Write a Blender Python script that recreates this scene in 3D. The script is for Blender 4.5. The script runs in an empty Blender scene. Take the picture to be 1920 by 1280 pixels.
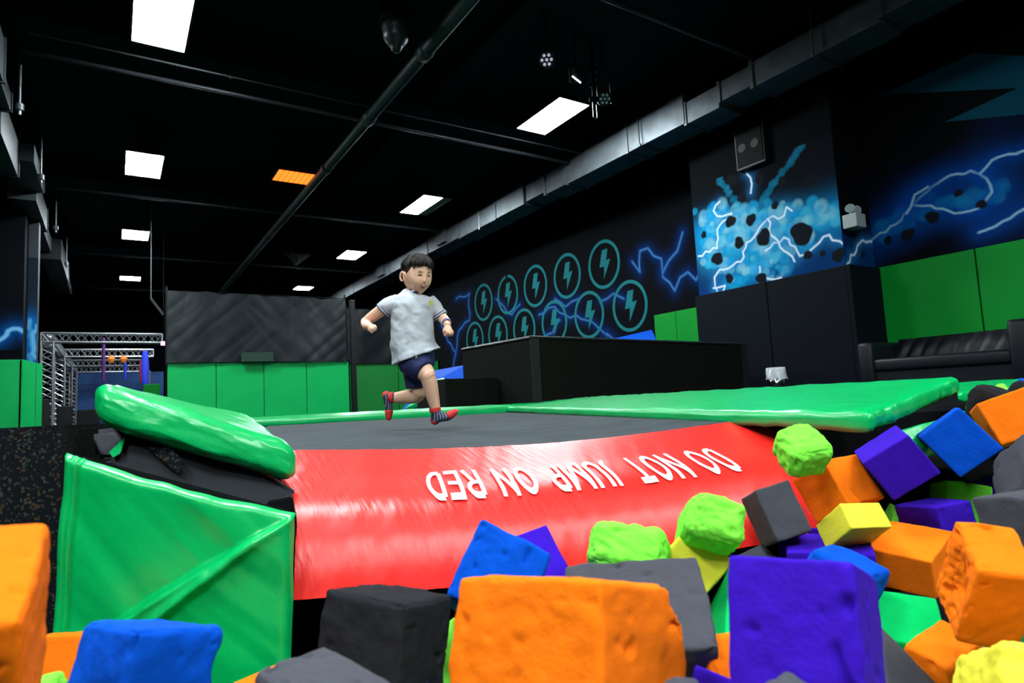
import bpy, bmesh, math, random
import numpy as np
from mathutils import Vector, Matrix, Quaternion, noise
random.seed(7); RNG=np.random.default_rng(7)
SC=bpy.context.scene
COL=SC.collection
# ---------------------------------------------------------------- camera, world, exposure
FPX=1163.0                                   # focal length in pixels of the 1920 px wide frame
R3=np.array([[0.841437,-0.006941,-0.540311],[-0.53795,-0.105001,-0.836412],[-0.050928,0.994448,-0.092086]])
CAM=np.array([0.0,0.0,0.135])
cd=bpy.data.cameras.new('camera'); cam=bpy.data.objects.new('camera',cd); COL.objects.link(cam)
cd.sensor_width=36; cd.lens=36*FPX/1920; cd.clip_start=.02; cd.clip_end=100
cd.dof.use_dof=True; cd.dof.focus_distance=2.9; cd.dof.aperture_fstop=5.0
m=Matrix.Identity(4)
for i in range(3):
    for j in range(3): m[i][j]=R3[i,j]
    m[i][3]=CAM[i]
cam.matrix_world=m
SC.camera=cam
w=bpy.data.worlds.new('world'); SC.world=w; w.use_nodes=True
w.node_tree.nodes['Background'].inputs[0].default_value=(.5,.62,.7,1)
w.node_tree.nodes['Background'].inputs[1].default_value=.012
SC.view_settings.view_transform='Standard'; SC.view_settings.look='None'
SC.view_settings.exposure=0.0; SC.view_settings.gamma=1.0; SC.view_settings.use_curve_mapping=False
PANEL=125.0                                   # emission of the LED ceiling panels and of the added fill panels
# rays of the calibrated camera: measure a point at a real depth or on a real plane
def ray(px,py): return R3@np.array([(px-960)/FPX,-(py-640)/FPX,-1.0])
def at(px,py,dep): return CAM+ray(px,py)*dep
def onX(px,py,x): r=ray(px,py); return CAM+r*(x/r[0])
def onY(px,py,y): r=ray(px,py); return CAM+r*(y/r[1])
def onZ(px,py,z): r=ray(px,py); return CAM+r*((z-CAM[2])/r[2])
# ---------------------------------------------------------------- materials
def lin(c):
    return tuple(((x/255)/12.92 if x<=10.3 else (((x/255)+.055)/1.055)**2.4) for x in c)
MATS={}
def mat(name,col,rough=.6,metal=0,bump=None,spec=.5,var=None,emit=None,stretch=None,sheen=0,detail=5):
    """bump=(scale,strength,distance)  var=(scale,other colour,low,high)"""
    if name in MATS: return MATS[name]
    M=bpy.data.materials.new(name); M.use_nodes=True; nt=M.node_tree; b=nt.nodes['Principled BSDF']
    b.inputs['Base Color'].default_value=(*col,1); b.inputs['Roughness'].default_value=rough
    b.inputs['Metallic'].default_value=metal; b.inputs['Specular IOR Level'].default_value=spec
    if sheen: b.inputs['Sheen Weight'].default_value=sheen
    tc=nt.nodes.new('ShaderNodeTexCoord'); src=tc.outputs['Object']
    if stretch:
        mp=nt.nodes.new('ShaderNodeMapping'); mp.inputs['Scale'].default_value=stretch
        nt.links.new(src,mp.inputs[0]); src=mp.outputs[0]
    if bump:
        n=nt.nodes.new('ShaderNodeTexNoise'); n.inputs['Scale'].default_value=bump[0]; n.inputs['Detail'].default_value=detail
        bp=nt.nodes.new('ShaderNodeBump'); bp.inputs['Strength'].default_value=bump[1]; bp.inputs['Distance'].default_value=bump[2]
        nt.links.new(src,n.inputs['Vector']); nt.links.new(n.outputs[0],bp.inputs['Height']); nt.links.new(bp.outputs[0],b.inputs['Normal'])
    if var:
        n=nt.nodes.new('ShaderNodeTexNoise'); n.inputs['Scale'].default_value=var[0]; n.inputs['Detail'].default_value=6
        cr=nt.nodes.new('ShaderNodeValToRGB'); cr.color_ramp.elements[0].position=var[2]; cr.color_ramp.elements[1].position=var[3]
        cr.color_ramp.elements[0].color=(*col,1); cr.color_ramp.elements[1].color=(*var[1],1)
        nt.links.new(src,n.inputs['Vector']); nt.links.new(n.outputs[0],cr.inputs[0]); nt.links.new(cr.outputs[0],b.inputs['Base Color'])
    if emit:
        b.inputs['Emission Color'].default_value=(*emit[0],1); b.inputs['Emission Strength'].default_value=emit[1]
    MATS[name]=M; return M
# ---------------------------------------------------------------- object helpers
def obj(name,me,material=None,parent=None,smooth=False):
    if isinstance(me,bmesh.types.BMesh):
        d=bpy.data.meshes.new(name); me.to_mesh(d); me.free(); me=d
    o=bpy.data.objects.new(name,me); COL.objects.link(o)
    if material and not me.materials: me.materials.append(material)
    if smooth:
        for p in me.polygons: p.use_smooth=True
    if parent is not None: o.parent=parent
    return o
def tag(o,label=None,cat=None,group=None,kind=None):
    if label: o['label']=label
    if cat: o['category']=cat
    if group: o['group']=group
    if kind: o['kind']=kind
    return o
def thing(name,label,cat,loc=(0,0,0),group=None):
    o=bpy.data.objects.new(name,None); COL.objects.link(o); o.empty_display_size=.05; o.location=loc
    return tag(o,label,cat,group)
def pobj(name,me,material,parent,smooth=False):
    """mesh given in world coordinates, stored in the space of its parent"""
    o=obj(name,me,material,parent,smooth); p=parent; w_=Vector((0,0,0))
    while p is not None: w_+=Vector(p.location); p=p.parent
    o.data.transform(Matrix.Translation(-w_)); return o
def recentre(o,org=None):
    """move a mesh given in world coordinates so that the object's origin sits at its base"""
    co=[v.co.copy() for v in o.data.vertices]
    lo=Vector((min(c.x for c in co),min(c.y for c in co),min(c.z for c in co))); hi=Vector((max(c.x for c in co),max(c.y for c in co),max(c.z for c in co)))
    c=Vector(((lo.x+hi.x)/2,(lo.y+hi.y)/2,lo.z)) if org is None else Vector(org)
    o.data.transform(Matrix.Translation(-c)); o.location=c; return o
def box(bm,x0,x1,y0,y1,z0,z1,bev=0):
    r=bmesh.ops.create_cube(bm,size=1); vs=r['verts']
    for v in vs: v.co=Vector(((x0+x1)/2+v.co.x*(x1-x0),(y0+y1)/2+v.co.y*(y1-y0),(z0+z1)/2+v.co.z*(z1-z0)))
    if bev: bmesh.ops.bevel(bm,geom=list({e for v in vs for e in v.link_edges}),offset=bev,segments=2,affect='EDGES',profile=.6)
def bxm(x0,x1,y0,y1,z0,z1,bev=0):
    bm=bmesh.new(); box(bm,x0,x1,y0,y1,z0,z1,bev); return bm
def tube(bm,a,b,r,n=8,r2=None):
    a=Vector(a); b=Vector(b); d=b-a; r2=r if r2 is None else r2
    q=d.to_track_quat('Z','Y'); A=[];B=[]
    for i in range(n):
        t=2*math.pi*i/n; p=Vector((math.cos(t),math.sin(t),0))
        A.append(bm.verts.new(a+q@(p*r))); B.append(bm.verts.new(b+q@(p*r2)))
    for i in range(n): bm.faces.new((A[i],A[(i+1)%n],B[(i+1)%n],B[i]))
    bm.faces.new(A[::-1]); bm.faces.new(B)
def chain(bm,pts,radii,n=14,sub=5,squash=None,capf=1.0):
    """closed tapering tube with round ends through pts (Catmull-Rom); squash=(axis, factor)"""
    P=[Vector(p) for p in pts]; Q=[];Rr=[]
    for i in range(len(P)-1):
        p0=P[max(i-1,0)];p1=P[i];p2=P[i+1];p3=P[min(i+2,len(P)-1)]
        for k in range(sub):
            t=k/sub
            Q.append(.5*((2*p1)+(p2-p0)*t+(2*p0-5*p1+4*p2-p3)*t*t+(3*p1-p0-3*p2+p3)*t**3)); Rr.append(radii[i]*(1-t)+radii[i+1]*t)
    Q.append(P[-1]); Rr.append(radii[-1])
    T=[(Q[min(i+1,len(Q)-1)]-Q[max(i-1,0)]).normalized() for i in range(len(Q))]
    rings=[]
    def ring(c,t,r,up):
        s=t.cross(up).normalized(); u=s.cross(t).normalized(); vs=[]
        for i in range(n):
            a=2*math.pi*i/n; v=(s*math.cos(a)+u*math.sin(a))*r
            if squash: ax=Vector(squash[0]).normalized(); v-=ax*v.dot(ax)*(1-squash[1])
            vs.append(bm.verts.new(c+v))
        return vs
    up=Vector((0,0,1)) if abs(T[0].z)<.9 else Vector((1,0,0))
    for k in (3,2,1):
        a=k/4*math.pi/2; rings.append(ring(Q[0]-T[0]*Rr[0]*math.sin(a)*capf,T[0],Rr[0]*math.cos(a),up))
    for c,t,r in zip(Q,T,Rr):
        if abs(t.dot(up))>.95: up=Vector((0,0,1)) if abs(t.z)<.9 else Vector((1,0,0))
        u2=(up-t*up.dot(t)).normalized(); rings.append(ring(c,t,r,u2)); up=u2
    for k in (1,2,3):
        a=k/4*math.pi/2; rings.append(ring(Q[-1]+T[-1]*Rr[-1]*math.sin(a)*capf,T[-1],Rr[-1]*math.cos(a),up))
    for A,B in zip(rings[:-1],rings[1:]):
        for i in range(n): bm.faces.new((A[i],A[(i+1)%n],B[(i+1)%n],B[i]))
    bm.faces.new(rings[0][::-1]); bm.faces.new(rings[-1])
def grid(bm,f,nu,nv,mi=0):
    V=[[bm.verts.new(f(i/nu,j/nv)) for j in range(nv+1)] for i in range(nu+1)]
    for i in range(nu):
        for j in range(nv):
            fc=bm.faces.new((V[i][j],V[i+1][j],V[i+1][j+1],V[i][j+1])); fc.material_index=mi
def poly_prism(bm,pts,off):
    a=[bm.verts.new(p) for p in pts]; b=[bm.verts.new(Vector(p)+Vector(off)) for p in pts]
    bm.faces.new(a); bm.faces.new(b[::-1]); n=len(a)
    for i in range(n): bm.faces.new((a[i],b[i],b[(i+1)%n],a[(i+1)%n]))
    bmesh.ops.recalc_face_normals(bm,faces=bm.faces)
def cubegrid(n):
    """surface grid of the unit cube -1..1: verts (numpy) and quads"""
    idx={};V=[];F=[]
    def g(p):
        if p not in idx: idx[p]=len(V); V.append(p)
        return idx[p]
    for ax in range(3):
        for s in (0,n):
            for i in range(n):
                for j in range(n):
                    q=[]
                    for a,b in ((i,j),(i+1,j),(i+1,j+1),(i,j+1)):
                        p=[0,0,0]; p[ax]=s; p[(ax+1)%3]=a; p[(ax+2)%3]=b; q.append(g(tuple(p)))
                    F.append(q if s else q[::-1])
    return np.array(V,float)/n*2-1,F
CG={}
def roundbox(n,d,r):
    """cube-topology rounded box of size d, edge radius r -> points and outward normals, quads"""
    if n not in CG: CG[n]=cubegrid(n)
    U,F=CG[n]; h=np.array(d)/2
    r=min(r,h.min()*.98)
    # put more rows into the rounded rim
    t=np.sign(U)*(1-(1-np.abs(U))**1.25)
    P=t*h; inner=np.clip(P,-(h-r),h-r); D=P-inner
    L=np.linalg.norm(D,axis=1,keepdims=True); L[L<1e-9]=1
    N=D/L; P=inner+N*np.where(np.linalg.norm(D,axis=1,keepdims=True)>1e-9,r,0)
    flat=np.abs(U)>.9999
    N=np.where(np.linalg.norm(N,axis=1,keepdims=True)<.5,flat*np.sign(U),N)
    return P,N,F
def npmesh(name,P,F):
    me=bpy.data.meshes.new(name); me.from_pydata([tuple(p) for p in P],[],F); me.update(); return me
def pillow(name,corners,thick,material,parent=None,r=.035,n=40,wr=.006,down=(0,0,-1),seed=0,sag=0,stretchdir=0):
    """vinyl covered foam pad; corners = 4 top corners in order, thick = its depth along down"""
    c=[np.array(x,float) for x in corners]; dn=np.array(down,float); dn/=np.linalg.norm(dn)
    lx=(np.linalg.norm(c[1]-c[0])+np.linalg.norm(c[2]-c[3]))/2; ly=(np.linalg.norm(c[3]-c[0])+np.linalg.norm(c[2]-c[1]))/2
    P,N,F=roundbox(n,(lx,ly,thick),r); out=[]
    ex=(c[1]-c[0]); ex/=np.linalg.norm(ex); ey=(c[3]-c[0]); ey-=ex*ey.dot(ex); ey/=np.linalg.norm(ey)
    for p,nn in zip(P,N):
        u=p[0]/lx+.5; v=p[1]/ly+.5; w_=.5-p[2]/thick
        q=(c[0]*(1-u)+c[1]*u)*(1-v)+(c[3]*(1-u)+c[2]*u)*v+dn*(w_*thick)
        nw=ex*nn[0]+ey*nn[1]-dn*nn[2]
        s=Vector((p[0]*9+seed,p[1]*9,p[2]*9)); s2=Vector((p[0]*(26 if stretchdir else 7)+seed,p[1]*(7 if stretchdir else 26),p[2]*9))
        edge=1-min(1,min(1-abs(2*u-1),1-abs(2*v-1))*4)
        k=noise.noise(s)*wr*1.3+(noise.ridged_multi_fractal(s2,.9,2.,3,1.,2.)-1.)*wr*.55*(.35+edge)
        q=q+nw*k-np.array([0,0,sag])*math.sin(math.pi*u)*math.sin(math.pi*v)
        out.append(q)
    o=obj(name,npmesh(name,out,F),material,None,True)
    if parent is None: recentre(o)
    else: o.parent=parent; o.data.transform(Matrix.Translation(-Vector(parent.location)))
    return o
def poly(name,pts,material,parent=None,off=None):
    bm=bmesh.new()
    if off is None: bm.faces.new([bm.verts.new(p) for p in pts])
    else: poly_prism(bm,pts,off)
    return obj(name,bm,material,parent) if parent is None else pobj(name,bm,material,parent)
# ---------------------------------------------------------------- materials of the place
GREEN=(.0,.44,.105)
m_panel=mat('led_panel',(1,1,1),emit=((.86,.97,1.0),PANEL))
m_black=mat('black_paint',(.0065,.0145,.0145),.8,bump=(6,.3,.02),spec=.15)
m_wall=mat('black_wall_paint',(.0014,.0022,.0035),.8,bump=(5,.25,.02),spec=.06)
m_floor=mat('black_floor_carpet',(.004,.004,.005),.95,spec=.05,bump=(300,.4,.004))
m_steel=mat('galvanised_steel',(.14,.16,.18),.5,.5,bump=(9,.25,.01),var=(5,(.09,.1,.11),.35,.75))
m_pipe=mat('dark_pipe_paint',(.018,.04,.038),.5,bump=(20,.2,.005))
m_conduit=mat('grey_conduit',(.10,.11,.12),.4,.5)
m_vinyl=mat('green_vinyl',GREEN,.3,bump=(55,.25,.004),spec=.5,var=(4,(.0,.37,.085),.35,.7))
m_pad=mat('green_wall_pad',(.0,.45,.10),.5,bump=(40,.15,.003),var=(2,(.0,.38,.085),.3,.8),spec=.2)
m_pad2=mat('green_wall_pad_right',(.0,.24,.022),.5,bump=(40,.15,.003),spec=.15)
m_navy=mat('charcoal_pad',(.0030,.0048,.0085),.7,bump=(60,.3,.003),spec=.08)
m_leather=mat('black_leather',(.003,.0045,.008),.45,bump=(25,.35,.006),spec=.3)
m_blue=mat('blue_vinyl',(.0,.06,.42),.7,spec=.1)
m_grey=mat('grey_vinyl',(.05,.055,.07),.5,bump=(14,.3,.01))
m_dark=mat('near_black_metal',(.004,.005,.006),.5,spec=.3)
m_net=mat('dark_netting',(.005,.008,.011),.5,bump=(7,.35,.03),stretch=(1,1,.35),var=(1.2,(.016,.022,.026),.45,.75),spec=.25)
def speck(name,base,c2,sc,th):
    M=mat(name,base,.85,bump=(sc,.7,.004),spec=.12); nt=M.node_tree; b=nt.nodes['Principled BSDF']
    v=nt.nodes.new('ShaderNodeTexVoronoi'); v.inputs['Scale'].default_value=sc
    tc=[n for n in nt.nodes if n.type=='TEX_COORD'][0]; nt.links.new(tc.outputs['Object'],v.inputs['Vector'])
    sp=nt.nodes.new('ShaderNodeSeparateColor'); nt.links.new(v.outputs['Color'],sp.inputs[0])
    cr=nt.nodes.new('ShaderNodeValToRGB'); cr.color_ramp.interpolation='CONSTANT'
    cr.color_ramp.elements[0].color=(*base,1); cr.color_ramp.elements[1].position=th; cr.color_ramp.elements[1].color=(*c2[0],1)
    for i,c in enumerate(c2[1:]):
        e=cr.color_ramp.elements.new(th+(1-th)*(i+1)/len(c2)); e.color=(*c,1)
    nt.links.new(sp.outputs[0],cr.inputs[0]); nt.links.new(cr.outputs[0],b.inputs['Base Color']); return M
m_rubber=speck('speckled_rubber',(.004,.005,.007),[(.012,.016,.02),(.03,.035,.042),(.055,.03,.015),(.035,.05,.03)],190,.78)
m_carpet=speck('speckled_black_carpet',(.0015,.0022,.0022),[(.004,.005,.003),(.010,.012,.006),(.006,.006,.003)],140,.45)
# ---------------------------------------------------------------- frame of the trampoline (turned 19 degrees in the hall)
ang=math.radians(19)
TU=np.array([math.cos(ang),-math.sin(ang),0]); TV=np.array([math.sin(ang),math.cos(ang),0]); TO=np.array([.544,2.169,0])
def T(u,v,z=0): return TO+TU*u+TV*v+np.array([0,0,z])
# ---------------------------------------------------------------- room shell
XR=9.2; XL=-5.5; YB=30.0; YF=-3.5; ZC=5.35
def struct(name,bm,m,parent=None):
    o=obj(name,bm,m,parent)
    if parent is None: tag(o,kind='structure')
    return o
def line_y(x,v): p=T(0,v); return p[1]-math.tan(ang)*(x-p[0])
def plat(v,z0,z1):
    bm=bmesh.new(); poly_prism(bm,[(XL,line_y(XL,v),z1),(XR,line_y(XR,v),z1),(XR,YB,z1),(XL,YB,z1)],(0,0,z0-z1)); return bm
PIT=-1.15
tr=struct('floor',plat(-.40,PIT,-.20),m_floor)
# the upper deck leaves an opening for the trampoline bed
bm=bmesh.new()
UA,UB,VA,VB=-.68,1.78,-.40,4.05
a=T(UA,VA);b_=T(UB,VA);c_=T(UB,VB);d_=T(UA,VB)
b2_=T(UB,.25)
for pts in ([(XL,line_y(XL,VA)),a[:2],d_[:2],(XL,line_y(XL,VB))],[b2_[:2],(XR,line_y(XR,.25)),(XR,line_y(XR,VB)),c_[:2]],[(XL,line_y(XL,VB)),(XR,line_y(XR,VB)),(XR,YB),(XL,YB)]):
    poly_prism(bm,[(p[0],p[1],-.03) for p in pts],(0,0,-.17))
struct('floor',bm,m_floor)
struct('floor',bxm(XL,XR,YF,line_y(XL,-.4),PIT-.1,PIT),m_floor)
struct('ceiling',bxm(XL,XR,YF,YB,ZC,ZC+.1),m_black)
wr_=struct('wall_right',bxm(XR,XR+.15,YF,YB,PIT,ZC),m_wall)
struct('wall_left',bxm(XL-.15,XL,YF,YB,PIT,ZC),m_wall)
struct('wall_far',bxm(XL,XR,YB,YB+.15,PIT,ZC),m_wall)
struct('wall_near',bxm(XL,XR,YF-.15,YF,PIT,ZC),m_wall)
# pillar on the right wall
PX=8.42; PY0,PY1=4.54,7.06
wp=struct('wall_pillar_right',bxm(PX,XR,PY0,PY1,-.03,ZC),m_wall)
# beams of the slab
bi=0
for y in (3.6,9.3,15.2,21.0,26.8):
    bi+=1; struct('trim_%d'%bi,bxm(XL,XR,y-.28,y+.28,ZC-.32,ZC),m_black)
for x in (-3.2,3.35+1.2):
    bi+=1; struct('trim_%d'%bi,bxm(x-.2,x+.2,YF,YB,ZC-.22,ZC),m_black)
# ---------------------------------------------------------------- ceiling light panels and added fill panels
ZL=4.835
PN=['nearest bright square ceiling panel at the top left of the hall','second bright ceiling panel of the left row, beyond the nearest one','third bright ceiling panel of the left row, above the lattice truss','farthest small ceiling panel of the left row above the lattice truss',
 'large slanting bright ceiling panel beside the stage lights','second bright panel of the right row, dark along one long side','third bright panel of the right row, above the boy','farthest small panel of the right row above the dark curtain']
def light_panel(x0,x1,y0,y1,label,full=True):
    cx,cy=(x0+x1)/2,(y0+y1)/2
    t=thing('ceiling_light',label,'ceiling light',(cx,cy,ZL),'flat LED ceiling panels in two rows')
    bm=bmesh.new()
    for a in ((x0-.03,x0,y0-.03,y1+.03),(x1,x1+.03,y0-.03,y1+.03),(x0,x1,y0-.03,y0),(x0,x1,y1,y1+.03)): box(bm,*a,ZL-.01,ZL+.07)
    pobj('frame',bm,m_dark,t); pobj('housing',bxm(x0-.02,x1+.02,y0-.02,y1+.02,ZL+.02,ZL+.075),m_dark,t)
    xe=x1 if full else x0+(x1-x0)*.68
    pobj('diffuser',bxm(x0,xe,y0,y1,ZL-.004,ZL+.012),m_panel,t)
    if not full: pobj('dark_diffuser',bxm(xe,x1,y0,y1,ZL,ZL+.012),mat('unlit_diffuser',(.06,.16,.12),.5),t)
    bm=bmesh.new()
    for sx in (x0+.08,x1-.08):
        for sy in (y0+.15,y1-.15): bm=bmesh.new(); tube(bm,(sx,sy,ZL+.012),(sx,sy,ZC),.004,5); pobj('hanging_wire',bm,m_dark,t)
h=4.70
for k,(a,b) in enumerate([(1.575,1.839),(2.648,2.914),(3.80,4.00),(5.08,5.224)]):
    light_panel(.035*h,.158*h,a*h,b*h,PN[k])
for k,(a,b) in enumerate([(1.570,1.834),(2.655,2.955),(3.828,4.06),(5.10,5.26)]):
    light_panel(1.255*h,1.382*h if k!=1 else 1.40*h,a*h,b*h,PN[4+k],k!=1)
for k in range(2):
    y=(1.7-1.12*(k+1))*h
    light_panel(.035*h,.158*h,y-.6,y+.6,'flat bright ceiling panel %s the foam pit, outside the frame'%('over','behind')[k])
light_panel(-3.6,-3.0,-3.1,-1.9,'added flat fill panel behind the left side of the foam pit, outside the frame')  # unseen fill panel, added to brighten the camera-facing block faces
light_panel(-3.6,-3.0,-.6,.6,'added flat fill panel left of the foam pit, outside the frame')  # second fill added on the left, for more light from that side
light_panel(3.1,3.7,-3.1,-1.9,'added flat fill panel behind the middle of the foam pit, outside the frame')  # added between the two rows as fill from behind the camera
light_panel(1.255*h,1.382*h,-3.1,-1.9,'added flat fill panel behind the right side of the foam pit, outside the frame')  # added as fill so the front faces get light from behind
# ---------------------------------------------------------------- big pipe, conduits, ducts
bm=bmesh.new(); PXX=.745*4.5
tube(bm,(PXX,-3,4.635),(PXX,26,4.635),.085,20)
pp=obj('drain_pipe',bm,m_pipe,None,True)
for y in (6.9,9.0,11.3,16.5,21.5):
    b2=bmesh.new(); tube(b2,(PXX,y-.09,4.635),(PXX,y+.09,4.635),.103,20); obj('coupling',b2,m_pipe,pp,True)
    b2=bmesh.new(); tube(b2,(PXX,y+.3,4.7),(PXX,y+.3,ZC),.008,6); obj('hanger_rod',b2,m_pipe,pp)
tag(pp,'large dark round pipe running the length of the ceiling between the light rows','pipe')
def conduit(y,z,x0,x1,r,label,m,rods=()):
    bm=bmesh.new(); tube(bm,(x0,y,z),(x1,y,z),r,10); o=obj('ceiling_pipe',bm,m,None,True)
    for x in rods:
        b2=bmesh.new(); tube(b2,(x,y,z),(x,y,ZC-.02),.007,6); b3=b2; tube(b3,(x,y,z-.03),(x,y,z+.03),.02,8); obj('hanger_rod',b3,m,o)
    return tag(o,label,'pipe',None)
hz=4.7
conduit(1.905*hz,4.80,-.9,7.6,.014,'thin bright conduit crossing the ceiling behind the nearest light panels',m_conduit,(1.35,4.2))
conduit(2.015*hz*.985,4.74,-1.,7.6,.032,'thicker pipe crossing the ceiling just behind the thin bright conduit',mat('painted_pipe',(.05,.055,.065),.4,.3),(3.0,5.6))
conduit(3.2*hz*.985,4.76,-1.,7.6,.035,'dark pipe crossing the ceiling beyond the second row of light panels',mat('painted_pipe2',(.04,.046,.052),.4,.3),(1.5,5.8))
conduit(4.43*hz*.985,4.76,-1.,7.6,.035,'dark pipe crossing the ceiling beyond the third row of light panels',MATS['painted_pipe2'],(1.2,6.1))
conduit(5.6*hz*.985,4.76,-1.,7.6,.035,'dark pipe crossing the ceiling near the far end, above the truss',MATS['painted_pipe2'],())
conduit(1.10*hz*.985,4.76,3.3,7.6,.032,'pipe meeting the right air duct at the top of the picture',MATS['painted_pipe'],(6.9,))
def duct(name,label,x,w,segs,m,parts=()):
    t=thing(name,label,'air duct',(x+w/2,segs[0][0],segs[0][2]))
    for (y0,y1,z0,z1,dx) in segs:
        pobj('duct_section',bxm(x+dx,x+w+dx,y0,y1,z0,z1,.006),m,t)
        b2=bmesh.new()
        box(b2,x+dx-.018,x+w+dx+.018,y1-.03,y1+.02,z0-.018,z1+.018); pobj('flange',b2,m,t)
    return t
dr=duct('air_duct','grey rectangular air duct running along the right side of the ceiling',7.6,.55,
 [(-1,3.4,4.40,4.80,0),(3.4,5.15,4.35,4.72,0),(5.15,5.75,4.42,4.72,.05),(5.75,6.4,4.33,4.68,.03),(6.4,7.7,4.345,4.86,0),(7.7,9.45,4.345,4.84,0),(9.45,10.2,4.36,4.78,.0),(10.2,11.0,4.45,4.85,.04),(11.0,12.2,4.40,4.88,.0),(12.2,14.1,4.40,4.86,.02),(14.1,16.0,4.42,4.86,0),(16.0,18.9,4.42,4.80,0),(18.9,22.6,4.41,4.86,0),(22.6,27,4.4,4.85,0)],m_steel)
for y in (4.2,7.35,12.9,17.5):
    b2=bmesh.new(); tube(b2,(7.55,y,ZC),(7.55,y,4.32),.012,6); tube(b2,(7.55,y,4.33),(8.2,y,4.33),.012,6); tube(b2,(7.55,y,4.31),(7.55,y,4.36),.03,8); pobj('hanger_rod',b2,m_conduit,dr)
for y,ww in ((15.0,.55),(19.6,.6)):
    b2=bmesh.new(); box(b2,7.50,7.60,y-ww/2,y+ww/2,4.47,4.83)
    for i in range(6): box(b2,7.49,7.50,y-ww/2+.05+i*ww/6.6,y-ww/2+.08+i*ww/6.6,4.50,4.80)
    pobj('vent_grille',b2,mat('vent_metal',(.12,.13,.14),.5,.6),dr)
segs=[];y=1.5;k=0
for L in (1.6,1.3,1.7,1.2,1.6,1.5,1.8,1.6,2.2,2.5,3.0,3.5): segs.append((y,y+L,4.05+.22*(k%2)+.05*(k%3),4.62,.10*((k*2)%3)-.1)); y+=L; k+=1
dl=duct('air_duct','dark stepped air duct along the far left edge of the ceiling',-1.62,.42,segs,mat('dark_duct',(.05,.06,.065),.5,.5))
for y in (5.4,7.0,9.6,12.3,15.5,19):
    b2=bmesh.new(); tube(b2,(-1.02,y,ZC),(-1.02,y,4.1),.014,8); tube(b2,(-1.02,y,4.08),(-1.02,y,4.16),.045,10); tube(b2,(-1.02,y,4.02),(-1.02,y,4.08),.02,8); pobj('sprinkler_drop',b2,m_conduit,dl)
# ---------------------------------------------------------------- orange heater lamp, stage lights, projector dome, cables
hc=onZ(551,333,4.72); t=thing('heater_lamp','small glowing orange panel lamp hanging from the dark ceiling','lamp',tuple(hc))
bm=bmesh.new(); box(bm,hc[0]-.36,hc[0]+.36,hc[1]-.32,hc[1]+.32,hc[2]+.01,hc[2]+.07); pobj('housing',bm,m_dark,t)
bm=bmesh.new()
for i in range(7): box(bm,hc[0]-.34+i*.1,hc[0]-.34+i*.1+.085,hc[1]-.3,hc[1]+.3,hc[2],hc[2]+.012)
pobj('glowing_element',bm,mat('orange_glow',(1,.2,.02),emit=((1,.16,.015),2.6)),t)
bm=bmesh.new()
for sx in (-.3,.3): tube(bm,(hc[0]+sx,hc[1],hc[2]+.05),(hc[0]+sx,hc[1],ZC),.01,6)
pobj('hanging_wire',bm,m_dark,t)
def par_can(p,aim,label,lit):
    p=np.array(p); t=thing('stage_light',label,'stage light',tuple(p),'stage lights clustered by the slanting light panel')
    q=Vector(aim).normalized().to_track_quat('Z','Y'); P=Vector(p)
    bm=bmesh.new(); tube(bm,P-q@Vector((0,0,.16)),P-q@Vector((0,0,.0)),.075,20,.10); tube(bm,P-q@Vector((0,0,.19)),P-q@Vector((0,0,.16)),.04,16,.07)
    tube(bm,P,P+q@Vector((0,0,.02)),.11,20,.11)
    pobj('can',bm,m_dark,t,False)
    bm=bmesh.new(); tube(bm,P+q@Vector((0,0,.02)),P+q@Vector((0,0,.026)),.097,20); pobj('lens_plate',bm,mat('lens_plate',(.015,.018,.024),.3),t)
    for i in range(7):
        a=i*math.pi/3; c=Vector((0,0,.03)) if i==6 else Vector((math.cos(a)*.06,math.sin(a)*.06,.03))
        b2=bmesh.new(); tube(b2,P+q@(c-Vector((0,0,.005))),P+q@(c+Vector((0,0,.006))),.02,12); pobj('led_lens',b2,lit,t)
    bm=bmesh.new(); tube(bm,P+Vector((-.13,0,-.05)),P+Vector((-.13,0,.28)),.008,6); tube(bm,P+Vector((.13,0,-.05)),P+Vector((.13,0,.28)),.008,6); tube(bm,P+Vector((-.13,0,.28)),P+Vector((.13,0,.28)),.01,6); tube(bm,P+Vector((0,0,.28)),(p[0],p[1],ZC),.012,6)
    pobj('yoke',bm,m_dark,t)
tocam=lambda p:Vector(CAM-np.array(p)).normalized()
l1=mat('led_lens',(.6,.6,.7),.2,emit=((.75,.75,1.0),.45)); l2=mat('led_lens_dim',(.25,.4,.42),.2,emit=((.4,.7,.75),.07))
p1=onZ(1025,112,4.45); p2=onZ(1133,185,4.45)
par_can(p1,tocam(p1),'round stage light with seven pale LEDs, left of the slanting ceiling panel cluster',l1)
par_can(p2,tocam(p2)+Vector((.25,0,0)),'round stage light with seven dim teal LEDs on the hanging pole',l2)
p3=onZ(1081,149,4.5)
t=thing('stage_light','stage light seen edge on as a thin white sliver between the two round ones','stage light',tuple(p3),'stage lights clustered by the slanting light panel')
q=Vector((.6,.35,-.55)).normalized().to_track_quat('Z','Y'); P=Vector(p3)
bm=bmesh.new(); tube(bm,P-q@Vector((0,0,.2)),P,.06,18,.10); pobj('can',bm,m_dark,t)
ax=Vector(R3@np.array([.79,-.61,.0])); bm=bmesh.new(); tube(bm,P-ax*.075+tocam(p3)*.16,P+ax*.075+tocam(p3)*.16,.011,10); pobj('lens',bm,mat('sliver',(1,1,1),emit=((.8,.85,1),3)),t)
bm=bmesh.new(); tube(bm,P,(p3[0],p3[1],ZC),.012,6); pobj('yoke',bm,m_dark,t)
p4=onZ(1114,180,4.45); t=thing('lighting_pole','dark hanging pole with clamps and a wire loop beside the slanting ceiling panel','pole',(p4[0],p4[1],4.2))
bm=bmesh.new(); tube(bm,(p4[0],p4[1],4.32),(p4[0],p4[1],ZC),.03,12); pobj('pole',bm,m_dark,t)
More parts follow.
